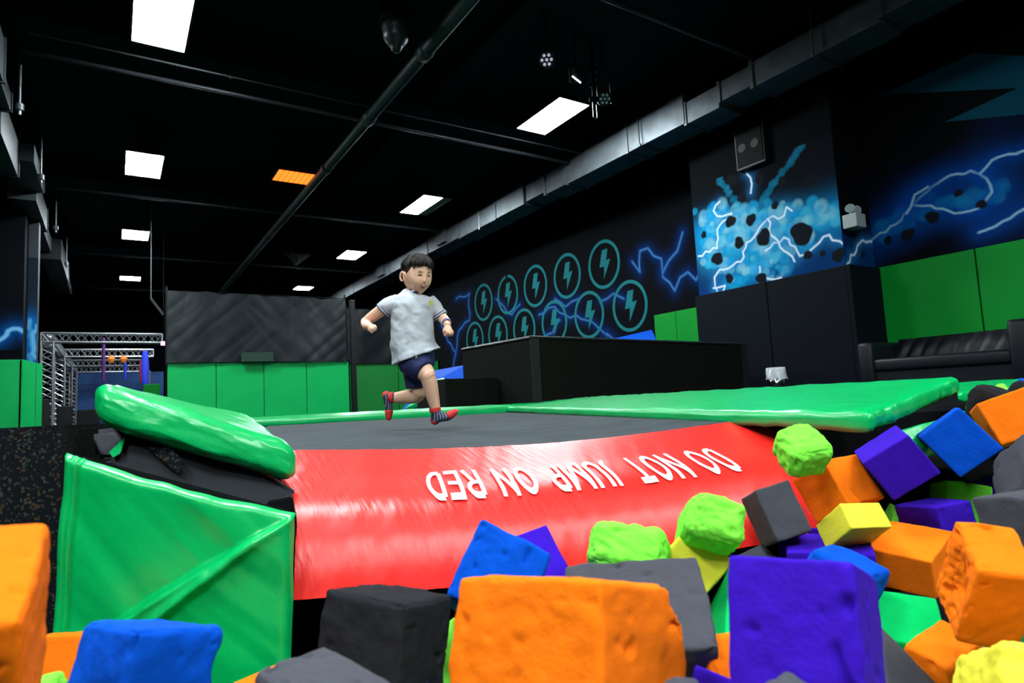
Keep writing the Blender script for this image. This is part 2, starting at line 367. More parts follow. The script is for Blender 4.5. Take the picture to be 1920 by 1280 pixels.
for z in (4.4,4.62,4.85):
    bm=bmesh.new(); box(bm,p4[0]-.06,p4[0]+.06,p4[1]-.05,p4[1]+.05,z-.03,z+.03,.008); tube(bm,(p4[0]-.06,p4[1],z),(p4[0]-.14,p4[1],z+.04),.012,6); pobj('clamp',bm,mat('clamp_metal',(.05,.055,.06),.35,.8),t)
bm=bmesh.new(); w0=.035
for a,b in (((-w0,0,4.34),(-w0,0,4.13)),((w0,0,4.34),(w0,0,4.13)),((-w0,0,4.13),(0,0,4.10)),((0,0,4.10),(w0,0,4.13))): tube(bm,(p4[0]+a[0],p4[1],a[2]),(p4[0]+b[0],p4[1],b[2]),.007,6)
pobj('wire_loop',bm,m_conduit,t)
p5=onZ(742,62,4.6)
t=thing('ceiling_speaker','dark rounded speaker dome hanging from the ceiling left of the big pipe','speaker',(p5[0],p5[1],4.45))
bm=bmesh.new(); chain(bm,[(p5[0],p5[1],4.42),(p5[0],p5[1],4.52),(p5[0],p5[1],4.66)],[.07,.15,.17],20,4); pobj('dome',bm,mat('dome_plastic',(.013,.022,.024),.35),t,True)
bm=bmesh.new(); tube(bm,(p5[0],p5[1],4.7),(p5[0],p5[1],4.98),.2,20,.17); pobj('housing',bm,m_dark,t); bm=bmesh.new(); tube(bm,(p5[0],p5[1],4.9),(p5[0],p5[1],ZC),.03,8); pobj('mount',bm,m_dark,t)
p6=onZ(548,492,4.5)
bm=bmesh.new(); 
for i in range(3): tube(bm,(p6[0]-.3+i*.25,p6[1],4.9-.1*i),(p6[0]+.1,p6[1],4.45),.02,6,.008)
poly_prism(bm,[(p6[0]-.45,p6[1],4.95),(p6[0]+.1,p6[1],4.4),(p6[0]+.6,p6[1],4.8)],(0,.02,0))
o=recentre(obj('hanging_cloth',bm,mat('torn_cloth',(.014,.022,.023),.8))); b2=bmesh.new(); tube(b2,(-.4,0,.5),(-.4,0,ZC-o.location.z),.01,5); obj('hanging_wire',b2,m_dark,o); tag(o,'torn dark cloth hanging from the ceiling above the dark curtain','cloth')
# ---------------------------------------------------------------- wall pads
def pad(name,x0,x1,y0,y1,z0,z1,m,label,group):
    o=recentre(obj(name,bxm(x0,x1,y0,y1,z0,z1,.012),m)); tag(o,label,'wall pad',group); return o
gl='leftmost nearest full green panel below the dark curtain;second green panel from the left below the dark curtain;third green panel from the left below the dark curtain;rightmost green panel below the wide dark curtain, nearest the boy'.split(';')
FY=16.0; xs=[1.02,2.03,3.09,4.11,5.20]
for i in range(4): pad('wall_pad',xs[i]+.006,xs[i+1]-.006,FY,FY+.08,-.03,1.33,m_pad,'flat '+gl[i],'green panels below the dark curtain')
struct('wall_far_low',bxm(1.0,5.25,FY+.08,FY+.25,-.03,1.36),m_wall)
def netmesh(x0,x1,y,z0,z1,seed):
    bm=bmesh.new()
    def f(u,v):
        x=x0+(x1-x0)*u; z=z0+(z1-z0)*v
        d=.05*noise.noise(Vector((x*1.6+seed,z*.5,0)))+.03*abs(noise.noise(Vector(((x+z*.9)*2.1+seed,(x-z)*.3,3))))+.025*abs(noise.noise(Vector(((x-z*1.1)*2.3+seed,(x+z)*.3,7))))
        top=.05*noise.noise(Vector((x*3,seed,1)))*v
        return (x,y-d,z+top-.03*u*v)
    grid(bm,f,140,70); return bm
for (x0,x1,y,z1,sd,lab) in ((1.0,5.12,15.93,2.99,0,'wide dark netting curtain hanging above the four green panels'),(5.5,7.9,17.0,2.90,9,'narrower dark netting curtain behind the boy\'s raised elbow')):
    o=recentre(obj('net_curtain',netmesh(x0,x1,y,1.34,z1,sd),m_net,None,True)); tag(o,lab,'curtain')
    b2=bmesh.new(); tube(b2,(x0,y+.03,z1),(x1,y+.03,z1),.012,6); b2.transform(Matrix.Translation(-o.location)); obj('top_cable',b2,m_dark,o)
    b2=bmesh.new(); tube(b2,(x0,y+.02,1.3),(x0,y+.02,z1+.1),.025,8); tube(b2,(x1,y+.02,1.3),(x1,y+.02,z1+.1),.025,8); b2.transform(Matrix.Translation(-o.location)); obj('pole',b2,m_dark,o)
o=recentre(obj('green_board',bxm(2.55,3.28,15.80,15.86,1.335,1.56,.01),mat('sign_green',(.0,.03,.013),.5))); tag(o,'faint dark green board against the lower edge of the dark curtain','board')
for i,(a,b) in enumerate(((5.42,5.62),(5.64,7.0),(7.02,8.3))):
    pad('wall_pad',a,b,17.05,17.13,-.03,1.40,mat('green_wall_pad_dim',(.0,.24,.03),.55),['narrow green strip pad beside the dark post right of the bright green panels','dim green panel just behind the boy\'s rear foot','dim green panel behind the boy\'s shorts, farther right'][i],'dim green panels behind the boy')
struct('wall_far_side',bxm(5.3,8.4,17.13,17.3,-.03,1.42),m_wall)
o=recentre(obj('post',bxm(5.24,5.36,15.85,16.0,-.03,2.95,.01),m_dark)); tag(o,'thin black post between the bright and the dim green panels','post')
# right wall pads
for i,(a,b) in enumerate(((.494,.358),(.358,.222),(.222,.09))):
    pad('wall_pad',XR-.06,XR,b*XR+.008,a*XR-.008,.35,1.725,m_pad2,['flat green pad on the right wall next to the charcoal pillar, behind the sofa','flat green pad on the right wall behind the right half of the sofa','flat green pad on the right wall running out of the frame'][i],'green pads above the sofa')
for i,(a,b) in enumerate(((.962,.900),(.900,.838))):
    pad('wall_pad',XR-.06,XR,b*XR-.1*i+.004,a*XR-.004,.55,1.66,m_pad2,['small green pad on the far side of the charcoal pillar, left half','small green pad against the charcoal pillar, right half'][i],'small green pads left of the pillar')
for i,(a,b) in enumerate(((4.50,5.72),(5.73,7.1))):
    pad('wall_pad',PX-.07,PX,a,b,-.03,1.715,m_navy,['tall charcoal pad on the pillar front, nearer the sofa','tall charcoal pad on the pillar front, farther from the sofa'][i],'charcoal pads around the pillar')
pad('wall_pad',PX-.07,XR-.06,4.44,4.50,-.03,1.715,m_navy,'charcoal pad on the narrow side of the pillar facing the sofa','charcoal pads around the pillar')
# ---------------------------------------------------------------- murals (paint on the walls)
def seg_dist(P,poly):
    d=np.full(len(P),9.)
    for a,b in zip(poly[:-1],poly[1:]):
        ab=b-a; t=np.clip(((P-a)@ab)/max(ab@ab,1e-9),0,1); d=np.minimum(d,np.linalg.norm(P-(a+t[:,None]*ab),axis=1))
    return d
def jag(pts,step,amp,rs):
    out=[pts[0]]
    for a,b in zip(pts[:-1],pts[1:]):
        L=np.linalg.norm(b-a); n=max(1,int(L/step)); nrm=np.array([-(b-a)[1],(b-a)[0]])/max(L,1e-6)
        for k in range(1,n): out.append(a+(b-a)*k/n+nrm*rs.uniform(-amp,amp))
        out.append(b)
    return out
def paint(name,parent,plane,val,A0,A1,Z0,Z1,na,nz,build,offs):
    """a thin painted skin on a wall; plane 'X' or 'Y'; build(points)->colour"""
    aa,zz=np.meshgrid(np.linspace(A0,A1,na),np.linspace(Z0,Z1,nz),indexing='ij'); P=np.stack([aa.ravel(),zz.ravel()],1)
    C_,keep=build(P)
    if plane=='X': V=np.stack([np.full(len(P),val-offs),P[:,0],P[:,1]],1)
    else: V=np.stack([P[:,0],np.full(len(P),val-offs),P[:,1]],1)
    F=[]
    K=keep.reshape(na,nz)
    for i in range(na-1):
        for j in range(nz-1):
            if K[i,j] or K[i+1,j+1] or K[i+1,j] or K[i,j+1]: F.append((i*nz+j,(i+1)*nz+j,(i+1)*nz+j+1,i*nz+j+1) if plane=='Y' else (i*nz+j,i*nz+j+1,(i+1)*nz+j+1,(i+1)*nz+j))
    me=npmesh(name,V,F); ca=me.color_attributes.new('paint','FLOAT_COLOR','POINT')
    ca.data.foreach_set('color',np.concatenate([C_,np.ones((len(C_),1))],1).astype(np.float32).ravel())
    M=bpy.data.materials.new('mural_paint'); M.use_nodes=True; nt=M.node_tree; b=nt.nodes['Principled BSDF']; b.inputs['Roughness'].default_value=.6
    at_=nt.nodes.new('ShaderNodeAttribute'); at_.attribute_name='paint'; nt.links.new(at_.outputs['Color'],b.inputs['Base Color']); b.inputs['Specular IOR Level'].default_value=.06; b.inputs['Roughness'].default_value=.8
    return obj(name,me,M,parent)
BLK=np.array([.0014,.0022,.0035]); DB=np.array([.0,.035,.16]); CY=np.array([.01,.30,.55]); LC=np.array([.16,.50,.62]); WH=np.array([.62,.78,.9])
def mixc(C_,c,a): return C_*(1-a[:,None])+np.asarray(c)*a[:,None]
def nz2(P,s,o=0): return np.array([noise.noise(Vector((p[0]*s+o,p[1]*s,o*1.7))) for p in P])
def q(plane,val,L):
    f=onX if plane=='X' else onY; i=1 if plane=='X' else 0
    return [np.array([(r:=f(x,y,val))[i],r[2]]) for x,y in L]
def bolts(C_,P,plane,val,lines,wid,rs,glow=.12,gcol=(.0,.09,.42),core=WH,gs=.75,amp=.05):
    for L in lines:
        pl=jag(q(plane,val,L),.075,amp*.75,rs); d=seg_dist(P,pl)
        C_=mixc(C_,gcol,gs*np.exp(-(d/glow)**1.3)); C_=mixc(C_,core,np.clip(1.6-d/wid,0,1))
    return C_
def puffs(C_,P,cs,rs,cols,a=.75):
    for (x,z,r) in cs:
        d=np.linalg.norm(P-np.array([x,z]),axis=1)/r
        ed=np.clip((1-d)*2.2,0,1)*(.62+.38*np.clip(d,0,1)**3); c=cols[rs.integers(len(cols))]
        C_=mixc(C_,c,a*ed)
    return C_
def along(pts,n,rs,spread,r0,r1):
    out=[]
    for k in range(n):
        t=rs.uniform(0,len(pts)-1.001); i=int(t); p=pts[i]+(pts[i+1]-pts[i])*(t-i); out.append((p[0]+rs.normal()*spread,p[1]+rs.normal()*spread,rs.uniform(r0,r1)))
    return out
def rocks(C_,P,plane,val,L,ns):
    f=q(plane,val,[(x,y) for x,y,_ in L]); i=0
    for c,(x,y,r) in zip(f,L):
        rr=r*np.linalg.norm(ns)*1.0; dd=P-c; ang_=np.arctan2(dd[:,1],dd[:,0]); rad=np.linalg.norm(dd,axis=1)
        lim=r*ns*(1+.09*np.sin(ang_*2+i)+.07*np.sin(ang_*3+i*2)+.04*np.sin(ang_*5+i*3)); i+=1
        C_=mixc(C_,(.006,.008,.012),np.clip((lim-rad)/.02+.5,0,1))
    return C_
def pillar_build(P):
    rs=np.random.default_rng(5); C_=np.tile(BLK,(len(P),1)); n1=nz2(P,1.1,3); 
    reg=q('X',PX,[(1312,300),(1600,480)])
    # deep blue haze low down
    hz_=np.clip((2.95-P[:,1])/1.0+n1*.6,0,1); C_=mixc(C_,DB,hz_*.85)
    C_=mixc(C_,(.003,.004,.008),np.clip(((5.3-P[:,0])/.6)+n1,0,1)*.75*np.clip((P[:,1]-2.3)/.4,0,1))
    g=[]
    spk=along(q('X',PX,[(1318,285),(1345,330),(1375,370),(1395,395)]),110,rs,.018,.02,.07)+along(q('X',PX,[(1503,275),(1470,320),(1440,360),(1420,395)]),120,rs,.015,.015,.07)
    C_=puffs(C_,P,spk,rs,[(.0,.09,.20),(.0,.12,.22),(.01,.16,.26)],.7)
    for path,n,sp,r0,r1 in ((q('X',PX,[(1318,410),(1380,400),(1440,410),(1500,400),(1572,402)]),190,.10,.05,.13),(q('X',PX,[(1330,450),(1390,430),(1440,450),(1500,440)]),200,.13,.05,.15),
        (q('X',PX,[(1325,490),(1400,500),(1460,480)]),90,.08,.04,.11),(q('X',PX,[(1370,535),(1420,505),(1470,515)]),35,.05,.04,.09)):
        g+=along(path,n,rs,sp,r0,r1)
    for path,w_,c2 in ((q('X',PX,[(1318,440),(1400,440),(1470,425),(1572,402)]),.30,(.0,.20,.45)),(q('X',PX,[(1340,470),(1400,450),(1450,440)]),.34,(.02,.32,.55)),(q('X',PX,[(1370,530),(1430,500)]),.18,(.0,.22,.48))):
        C_=mixc(C_,c2,.9*np.exp(-(seg_dist(P,path)/w_)**2.2))
    rs.shuffle(g)
    C_=puffs(C_,P,g,rs,[CY,LC,CY,(.0,.2,.42),(.05,.42,.6),(.0,.3,.62),(.25,.55,.62)],.8)
    g2=along(q('X',PX,[(1350,400),(1400,440),(1440,430)]),30,rs,.10,.05,.10); C_=puffs(C_,P,g2,rs,[LC,(.3,.5,.55),(.2,.45,.55)],.55)
    C_=puffs(C_,P,[tuple(q('X',PX,[(1366,268)])[0])+(.09,),tuple(q('X',PX,[(1364,258)])[0])+(.06,)],rs,[CY],.6)
    C_=bolts(C_,P,'X',PX,[[(1310,480),(1345,465),(1345,430),(1372,400),(1345,405),(1338,395),(1350,378)],[(1345,545),(1340,520),(1350,505),(1390,490),(1400,455),(1430,420),(1440,410),(1470,405),(1475,388),(1485,395)],
        [(1435,470),(1470,445),(1500,480),(1555,440),(1590,470)],[(1440,410),(1445,440),(1470,470),(1490,490)],[(1400,325),(1410,345),(1408,362)],[(1425,500),(1420,520),(1440,522),(1465,520)],[(1338,540),(1360,535),(1355,550)]],.013,rs,.07,(.02,.2,.5),WH,.5)
    C_=rocks(C_,P,'X',PX,[(1372,338,1.1),(1391,371,.9),(1370,415,1.15),(1408,412,1.1),(1432,445,1.5),(1386,455,1.1),(1503,438,2.0),(1345,485,1.3),(1520,340,1.0),(1424,335,.9),(1453,385,.7),(1466,340,.8),(1368,522,.9),(1428,522,1.1),(1515,478,.8),(1543,475,.5),(1572,478,1.1),(1320,440,.7)],.085)
    return C_,np.ones(len(P),bool)
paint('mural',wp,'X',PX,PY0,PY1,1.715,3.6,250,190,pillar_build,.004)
def ret_build(P):
    rs=np.random.default_rng(8); C_=np.tile(BLK,(len(P),1)); n1=nz2(P,2.,3)
    C_=mixc(C_,DB,np.clip((2.35-P[:,1])/.5+n1,0,1)*.8)
    C_=bolts(C_,P,'Y',PY0,[[(1588,495),(1605,470),(1612,455),(1640,450)]],.014,rs,.07,(.02,.2,.5))
    C_=rocks(C_,P,'Y',PY0,[(1600,440,1.1),(1618,478,.8)],.06)
    return C_,np.ones(len(P),bool)
paint('mural',wp,'Y',PY0,PX,XR,1.715,2.7,60,70,ret_build,.004)
def wall_build(P):
    rs=np.random.default_rng(11); C_=np.tile(np.array([.0014,.0022,.0035]),(len(P),1)); n1=nz2(P,1.2,1)
    W='X',XR-.003
    main=q(*W,[(1640,440),(1700,410),(1760,385),(1830,375),(1870,360)])
    d=seg_dist(P,main); C_=mixc(C_,(.0,.03,.17),np.clip(np.exp(-(d/.33)**2)*1.1+n1*.3,0,1)*.9)
    C_=puffs(C_,P,along(main,80,rs,.06,.05,.12),rs,[(.0,.12,.30),(.0,.16,.34),(.01,.20,.38)],.6)
    C_=bolts(C_,P,*W,[[(1632,452),(1680,420),(1720,375),(1770,335),(1820,320),(1850,335),(1860,360),(1845,380)],[(1715,385),(1745,385),(1790,400),(1835,390)],[(1838,325),(1860,300),(1920,282)],[(1835,436),(1880,415),(1920,392),(1960,380)],[(1700,400),(1715,365),(1740,350)]],.012,rs,.13,(.0,.05,.30),(.25,.5,.62),.7,.03)
    C_=rocks(C_,P,*W,[(1748,407,1.0),(1840,383,.7),(1797,362,.6),(1702,440,1.),(1665,450,.7)],.085)
    return C_,P[:,1]>0
paint('mural',wr_,'X',XR,1.9,4.54,1.73,3.4,190,120,wall_build,.003)
def wall2_build(P):
    rs=np.random.default_rng(12); C_=np.tile(np.array([.0014,.0022,.0035]),(len(P),1)); W='X',XR-.003; keep=np.zeros(len(P),bool)
    for L in ([(1185,490),(1200,510),(1200,470),(1215,465),(1240,485),(1243,520),(1265,545),(1275,520),(1290,510),(1305,525),(1315,505)],[(1243,510),(1270,470),(1280,435)],[(1040,560),(1060,575),(1085,560)],[(1010,590),(1040,575),(1060,590),(1100,600),(1140,630)],[(930,560),(960,590),(975,570)],[(855,560),(880,550),(880,600),(860,620),(855,660),(840,640),(825,600)],[(850,690),(855,660)],[(1125,565),(1150,550),(1170,560)],[(1020,640),(1050,600)],[(1138,625),(1155,640)]):
        pl=jag(q(*W,L),.2,.06,rs); d=seg_dist(P,pl); C_=mixc(C_,(.0,.03,.18),.6*np.exp(-(d/.10)**1.3)); C_=mixc(C_,(.04,.15,.36),np.clip(1.5-d/.02,0,1)); keep|=d<.35
    return C_,keep
paint('mural',wr_,'X',XR,7.06,19.5,.9,3.8,560,150,wall2_build,.003)
m_teal=mat('teal_paint',(.008,.155,.17),.7,spec=.1); m_dteal=mat('dark_teal_paint',(.003,.05,.085),.8,spec=.05)
BO=[(-.05,.62),(.28,.62),(.16,.14),(.42,.16),(-.05,-.66),(.02,-.10),(-.26,-.10)]
for row,(yy,zz,n) in enumerate(((10.30,3.02,5),(9.575,1.97,6))):
    for k in range(n):
        y=yy+1.345*k; r=.53; bm=bmesh.new(); A=[];B_=[]
        for i in range(56):
            a=2*math.pi*i/56
            A.append(bm.verts.new((XR-.008,y+math.cos(a)*r,zz+math.sin(a)*r*1.04))); B_.append(bm.verts.new((XR-.008,y+math.cos(a)*r*.86,zz+math.sin(a)*r*.9)))
        for i in range(56):
            if row==0 and k==3 and 12<i<15: continue
            bm.faces.new((A[i],A[(i+1)%56],B_[(i+1)%56],B_[i]))
        bm.faces.new([bm.verts.new((XR-.009,y-p[0]*.55,zz+p[1]*.52)) for p in BO][::-1])
        obj('lightning_emblem',bm,m_teal,wr_)
bm=bmesh.new(); bm.faces.new([bm.verts.new(tuple(onX(x,y,XR-.006))) for x,y in ((1652,178),(1825,100),(2060,112),(2060,200),(1770,229),(1908,165))])
obj('lightning_emblem',bm,m_dteal,wr_)
# ---------------------------------------------------------------- pillar speaker, emergency light
c=onX(1412,275,PX); t=thing('wall_speaker','black square speaker box high on the mural pillar','speaker',(PX-.2,c[1],c[2]-.25))
pobj('cabinet',bxm(PX-.10,PX-.01,c[1]-.26,c[1]+.26,c[2]-.34,c[2]+.34,.02),mat('speaker_box',(.0022,.003,.004),.5),t)
pobj('grille',bxm(PX-.112,PX-.10,c[1]-.23,c[1]+.23,c[2]-.30,c[2]+.30,.004),mat('speaker_grille',(.0022,.0035,.0035),.7,spec=.1),t)
for dy in (-.11,.12):
    b2=bmesh.new(); tube(b2,(PX-.12,c[1]+dy,c[2]-.0),(PX-.112,c[1]+dy,c[2]),.07,16); pobj('cone',b2,mat('cone',(.012,.015,.015),.7),t)
c=onY(1607,413,4.36); t=thing('emergency_light','white emergency light box with two round lamps on the pillar corner','emergency light',(c[0],c[1],c[2]-.1))
pobj('case',bxm(c[0]-.11,c[0]+.13,c[1]-.05,4.5,c[2]-.10,c[2]+.09,.01),mat('white_plastic',(.30,.34,.34),.4),t)
for s,ai in ((-.09,(-.8,-.3,.1)),(.07,(-.35,-.9,0))):
    P=Vector((c[0]+s,c[1]+.03,c[2]+.16)); qq=Vector(ai).normalized().to_track_quat('Z','Y')
    b2=bmesh.new(); tube(b2,P-qq@Vector((0,0,.05)),P+qq@Vector((0,0,.02)),.035,16,.062); tube(b2,P,(P.x,P.y,c[2]+.08),.012,8); h_=pobj('lamp_head',b2,MATS['white_plastic'],t)
    b2=bmesh.new(); tube(b2,P+qq@Vector((0,0,.02)),P+qq@Vector((0,0,.026)),.052,16); pobj('lens',b2,mat('lamp_glass',(.25,.33,.33),.1),t)
# ---------------------------------------------------------------- sofa
SX0,SX1=8.28,9.12; SY0,SY1=2.55,4.42
t=thing('sofa','black leather sofa with pleated back against the green wall pads','sofa',((SX0+SX1)/2,(SY0+SY1)/2,-.03))
pobj('base',bxm(SX0+.03,SX1,SY0+.18,SY1-.16,.02,.26,.02),m_leather,t)
pobj('seat_cushion',bxm(SX0,SX1-.2,SY0+.20,SY1-.18,.24,.405,.04),m_leather,t,True)
bm=bmesh.new()
def fb(u,v):
    y=SY0+.2+(SY1-.18-SY0-.2)*u; z=.40+.27*v
    return (SX1-.22+.12*v-.018*abs(math.sin(y*19+2.2*v))-.02*math.sin(math.pi*v)-.012*noise.noise(Vector((y*9,z*5,0))),y,z)
grid(bm,fb,150,10)
def fb2(u,v):
    y=SY0+.2+(SY1-.18-SY0-.2)*u; return (SX1-.10-.0+.10*v,y,.67-.0*v)
grid(bm,fb2,30,2); pobj('backrest',bm,m_leather,t,True)
pobj('armrest',bxm(SX0-.02,SX1,SY1-.19,SY1,.0,.635,.05),m_leather,t,True)
pobj('armrest',bxm(SX0-.06,SX1,SY0-.02,SY0+.21,.0,.72,.05),m_leather,t,True)
for x in (SX0+.06,SX1-.06):
    for y in (SY0+.08,SY1-.08): pobj('leg',bxm(x-.03,x+.03,y-.03,y+.03,-.03,.03),m_dark,t)
# ---------------------------------------------------------------- waste bin
c=at(1455,700,7.0); bx_,by_=c[0],c[1]; bt=at(1455,692,7.0)[2]
t=thing('waste_bin','small shiny steel bin lined with a clear plastic bag beside the black box','bin',(bx_,by_,-.03))
bm=bmesh.new(); tube(bm,(bx_,by_,-.03),(bx_,by_,bt-.01),.085,28,.093); pobj('bin_body',bm,mat('polished_steel',(.5,.5,.52),.12,1.),t,True)
bm=bmesh.new()
def fbag(u,v):
    a=2*math.pi*u; k=noise.noise(Vector((math.cos(a)*3,math.sin(a)*3,v*3)))
    prof_=[(.08,-.02),(.094,.02),(.101,.01),(.108,-.05),(.112+.02*k,-.11-.03*k)]; i=min(int(v*4),3); tt=v*4-i
    r=prof_[i][0]*(1-tt)+prof_[i+1][0]*tt+.007*k; z=prof_[i][1]*(1-tt)+prof_[i+1][1]*tt
    return (bx_+r*math.cos(a),by_+r*math.sin(a),bt+z)
grid(bm,fbag,60,16); mb=mat('clear_bag',(.75,.78,.82),.25); mb.node_tree.nodes['Principled BSDF'].inputs['Alpha'].default_value=.75
pobj('bin_bag',bm,mb,t,True)
# ---------------------------------------------------------------- black carpeted box
BY=5.6; bx0,bx1=.690*BY,7.55; zt=.80
bt_=thing('carpeted_box','large black speckled carpet box standing behind the green pads','platform box',((bx0+bx1)/2,BY+.8,-.03))
bm=bmesh.new(); v=[(bx0,BY,-.03),(bx1,BY,-.03),(bx1,BY+1.6,-.03),(bx0,BY+1.6,-.03)]; tz=[.80,.74,.76,.815]
bot=[bm.verts.new(p) for p in v]; top=[bm.verts.new((p[0],p[1],z)) for p,z in zip(v,tz)]
bm.faces.new(bot[::-1]); bm.faces.new(top)
for i in range(4): bm.faces.new((bot[i],bot[(i+1)%4],top[(i+1)%4],top[i]))
pobj('body',bm,m_carpet,bt_)
mtrim=mat('dark_edge_trim',(.012,.014,.016),.4)
for a,b in ((0,1),(0,3)):
    bm=bmesh.new(); tube(bm,(v[a][0],v[a][1]-.0,tz[a]),(v[b][0],v[b][1],tz[b]),.018,8); pobj('edge_trim',bm,mtrim,bt_)
bm=bmesh.new(); box(bm,bx0-.01,bx0+.10,BY-.012,BY,-.03,.79); pobj('corner_post',bm,mtrim,bt_)
bm=bmesh.new(); box(bm,bx1-.10,bx1+.01,BY-.012,BY,-.03,.74); pobj('corner_post',bm,mtrim,bt_)
# ---------------------------------------------------------------- blue and green ramps behind
def slab(name,pts,dep,m,label,cat,off=(0,0,-.06)):
    P=[at(x,y,d) for (x,y),d in zip(pts,dep)]; bm=bmesh.new(); poly_prism(bm,P,off); o=recentre(obj(name,bm,m)); tag(o,label,cat); return o
slab('blue_ramp_pad',[(1128,640),(1222,618),(1232,640),(1200,650)],[11.2,11.6,10.2,10],m_blue,'bright blue pad showing above the black carpeted box','pad',(0,0,-.85))
slab('blue_ramp_pad',[(745,782),(800,697),(872,684),(874,712),(826,708)],[9.5,10.2,10.4,9.9,9.6],m_blue,'blue sloping pad edge between the boy and the black box','pad',(0,0,-.05))
slab('green_ramp_pad',[(760,765),(818,711),(834,708),(806,745)],[8.4,9.3,9.3,8.7],m_vinyl,'narrow green sloping pad behind the boy\'s front leg','pad',(0,0,-.05))
slab('grey_ramp_bed',[(780,768),(828,712),(876,712),(880,768)],[9.3,9.7,9.8,9.0],m_grey,'grey sloping trampoline wall behind the boy\'s front knee','trampoline bed',(0,.05,-.05))
c=onY(860,740,7.3); o=recentre(obj('low_black_block',bxm(onX(846,740,3.3)[0]-.15,bx0-.02,6.3,7.1,-.03,.40,.01),m_carpet)); tag(o,'low black block against the left end of the carpeted box','block')
# ---------------------------------------------------------------- left side: pillar, green pads, truss
c0=onY(43,700,14.5)[0]; c1=onY(67,700,14.2)[0]
struct('wall_pillar_left',bxm(-3.2,c0-.02,14.58,15.2,-.03,ZC),m_wall)
struct('wall_pillar_left_side',bxm(c0-.02,-1.27,15.2,15.5,-.03,ZC),mat('blue_grey_paint',(.008,.014,.022),.6))
pad('wall_pad',-3.2,c0-.01,14.5,14.57,-.03,1.32,m_pad,'green pad wrapping the front of the dark left pillar','green pads around the left pillar')
bm=bmesh.new(); poly_prism(bm,[(c0,14.5,1.32),(-1.20,15.6,1.31),(-1.20,15.6,-.03),(c0,14.5,-.03)],(-.05,0,0)); o=recentre(obj('wall_pad',bm,m_pad)); tag(o,'narrow receding green pad on the side of the left pillar','wall pad','green pads around the left pillar')
# painted bolt on the left pillar
wl=[o for o in bpy.data.objects if o.name=='wall_pillar_left'][0]; ws=[o for o in bpy.data.objects if o.name=='wall_pillar_left_side'][0]
def lp(P):
    rs=np.random.default_rng(3); C_=np.tile(BLK,(len(P),1)); C_=bolts(C_,P,'Y',14.57,[[(-20,640),(5,634),(15,620),(35,616),(45,622)]],.03,rs,.12,(.0,.1,.4),(.15,.45,.75)); return C_,np.ones(len(P),bool)
paint('mural',wl,'Y',14.58,-2.3,c0-.02,1.5,2.6,60,50,lp,.006)
def lp2(P):
    rs=np.random.default_rng(4); C_=np.tile(np.array([.008,.014,.022]),(len(P),1)); C_=bolts(C_,P,'Y',15.19,[[(58,690),(60,650),(56,600)],[(66,670),(62,640),(70,610)]],.03,rs,.15,(.0,.12,.4),(.1,.35,.6)); return C_,np.ones(len(P),bool)
paint('mural',ws,'Y',15.2,c0-.02,-1.27,.3,3.4,30,80,lp2,.006)
m_alu=mat('aluminium',(.45,.48,.5),.35,.85)
def lattice(name,a,b,wdir,hdir,wd,hd,parent,n,r=.022):
    """box lattice girder from a to b"""
    a=Vector(a);b=Vector(b);w_=Vector(wdir)*wd;h_=Vector(hdir)*hd; bm=bmesh.new()
    cs=[Vector((0,0,0)),w_,w_+h_,h_]
    for c in cs: tube(bm,a+c,b+c,r,8)
    d=(b-a)/n
    for k in range(n):
        for i in range(4):
            c,e=cs[i],cs[(i+1)%4]
            if k%2: c,e=e,c
            tube(bm,a+d*k+c,a+d*(k+1)+e,r*.55,6)
    for k in range(0,n+1,n):
        for i in range(4): tube(bm,a+d*k+cs[i],a+d*k+cs[(i+1)%4],r*.8,6)
    return pobj(name,bm,m_alu,parent)
tf=thing('lattice_truss','silver lattice truss frame with several cross beams in the dark left background','truss',(0,17,-.03))
xl=-1.35;xr=.98;ZT=2.13
for k,y in enumerate((17.0,20.9,24.6,27.6)):
    lattice('truss_beam',(xl,y,ZT-.22),(xr+.6*(k>0)*0,y,ZT-.22),(0,1,0),(0,0,1),.2,.2,tf,16)
    lattice('truss_post',(xl,y,-.03),(xl,y,ZT-.22),(0,1,0),(1,0,0),.2,.22,tf,14)
for y0,y1,n in ((17.2,20.9,22),(21.1,24.6,22),(24.8,27.6,20)): lattice('truss_beam',(xl,y0,ZT-.22),(xl,y1,ZT-.22),(1,0,0),(0,0,1),.2,.2,tf,n)
lattice('truss_post',(xr,27.6,-.03),(xr,27.6,ZT-.22),(0,1,0),(1,0,0),.2,.2,tf,14)
def hang(name,px,py,dep,ztop,m,r,label,cat,ln):
    c=at(px,py,dep); bm=bmesh.new(); chain(bm,[(c[0],c[1],c[2]-ln/2),(c[0],c[1],c[2]),(c[0],c[1],c[2]+ln/2)],[r*.7,r,r*.7],12,3)
    o=recentre(obj(name,bm,m,None,True)); b2=bmesh.new(); tube(b2,(0,0,ln*.9),(0,0,ztop-o.location.z),.008,5); obj('rope',b2,m_dark,o); tag(o,label,cat); return o
mo=mat('glowing_orange_plastic',(.8,.22,.03),.4,emit=((.9,.25,.04),.25)); mp_=mat('purple_cloth',(.12,.02,.2),.6); mbr=mat('glowing_blue_cloth',(.02,.05,.6),.6,emit=((.02,.04,.7),.25)); mrd=mat('red_cloth',(.5,.03,.04),.6)  # orange and blue get a faint emission, though neither is a lamp
yb=lambda px,py,y: onY(px,py,y)
def hangY(name,px,py,y,m,rx,ln,label,cat):
    c=onY(px,py,y); bm=bmesh.new(); chain(bm,[(0,0,0),(0,0,ln/2),(0,0,ln)],[rx*.7,rx,rx*.7],12,3); o=obj(name,bm,m,None,True); o.location=(c[0],c[1],c[2]-ln/2)
    b2=bmesh.new(); tube(b2,(0,0,ln*.9),(0,0,ZT-.2-o.location.z),.01,5); obj('rope',b2,m_dark,o); tag(o,label,cat)
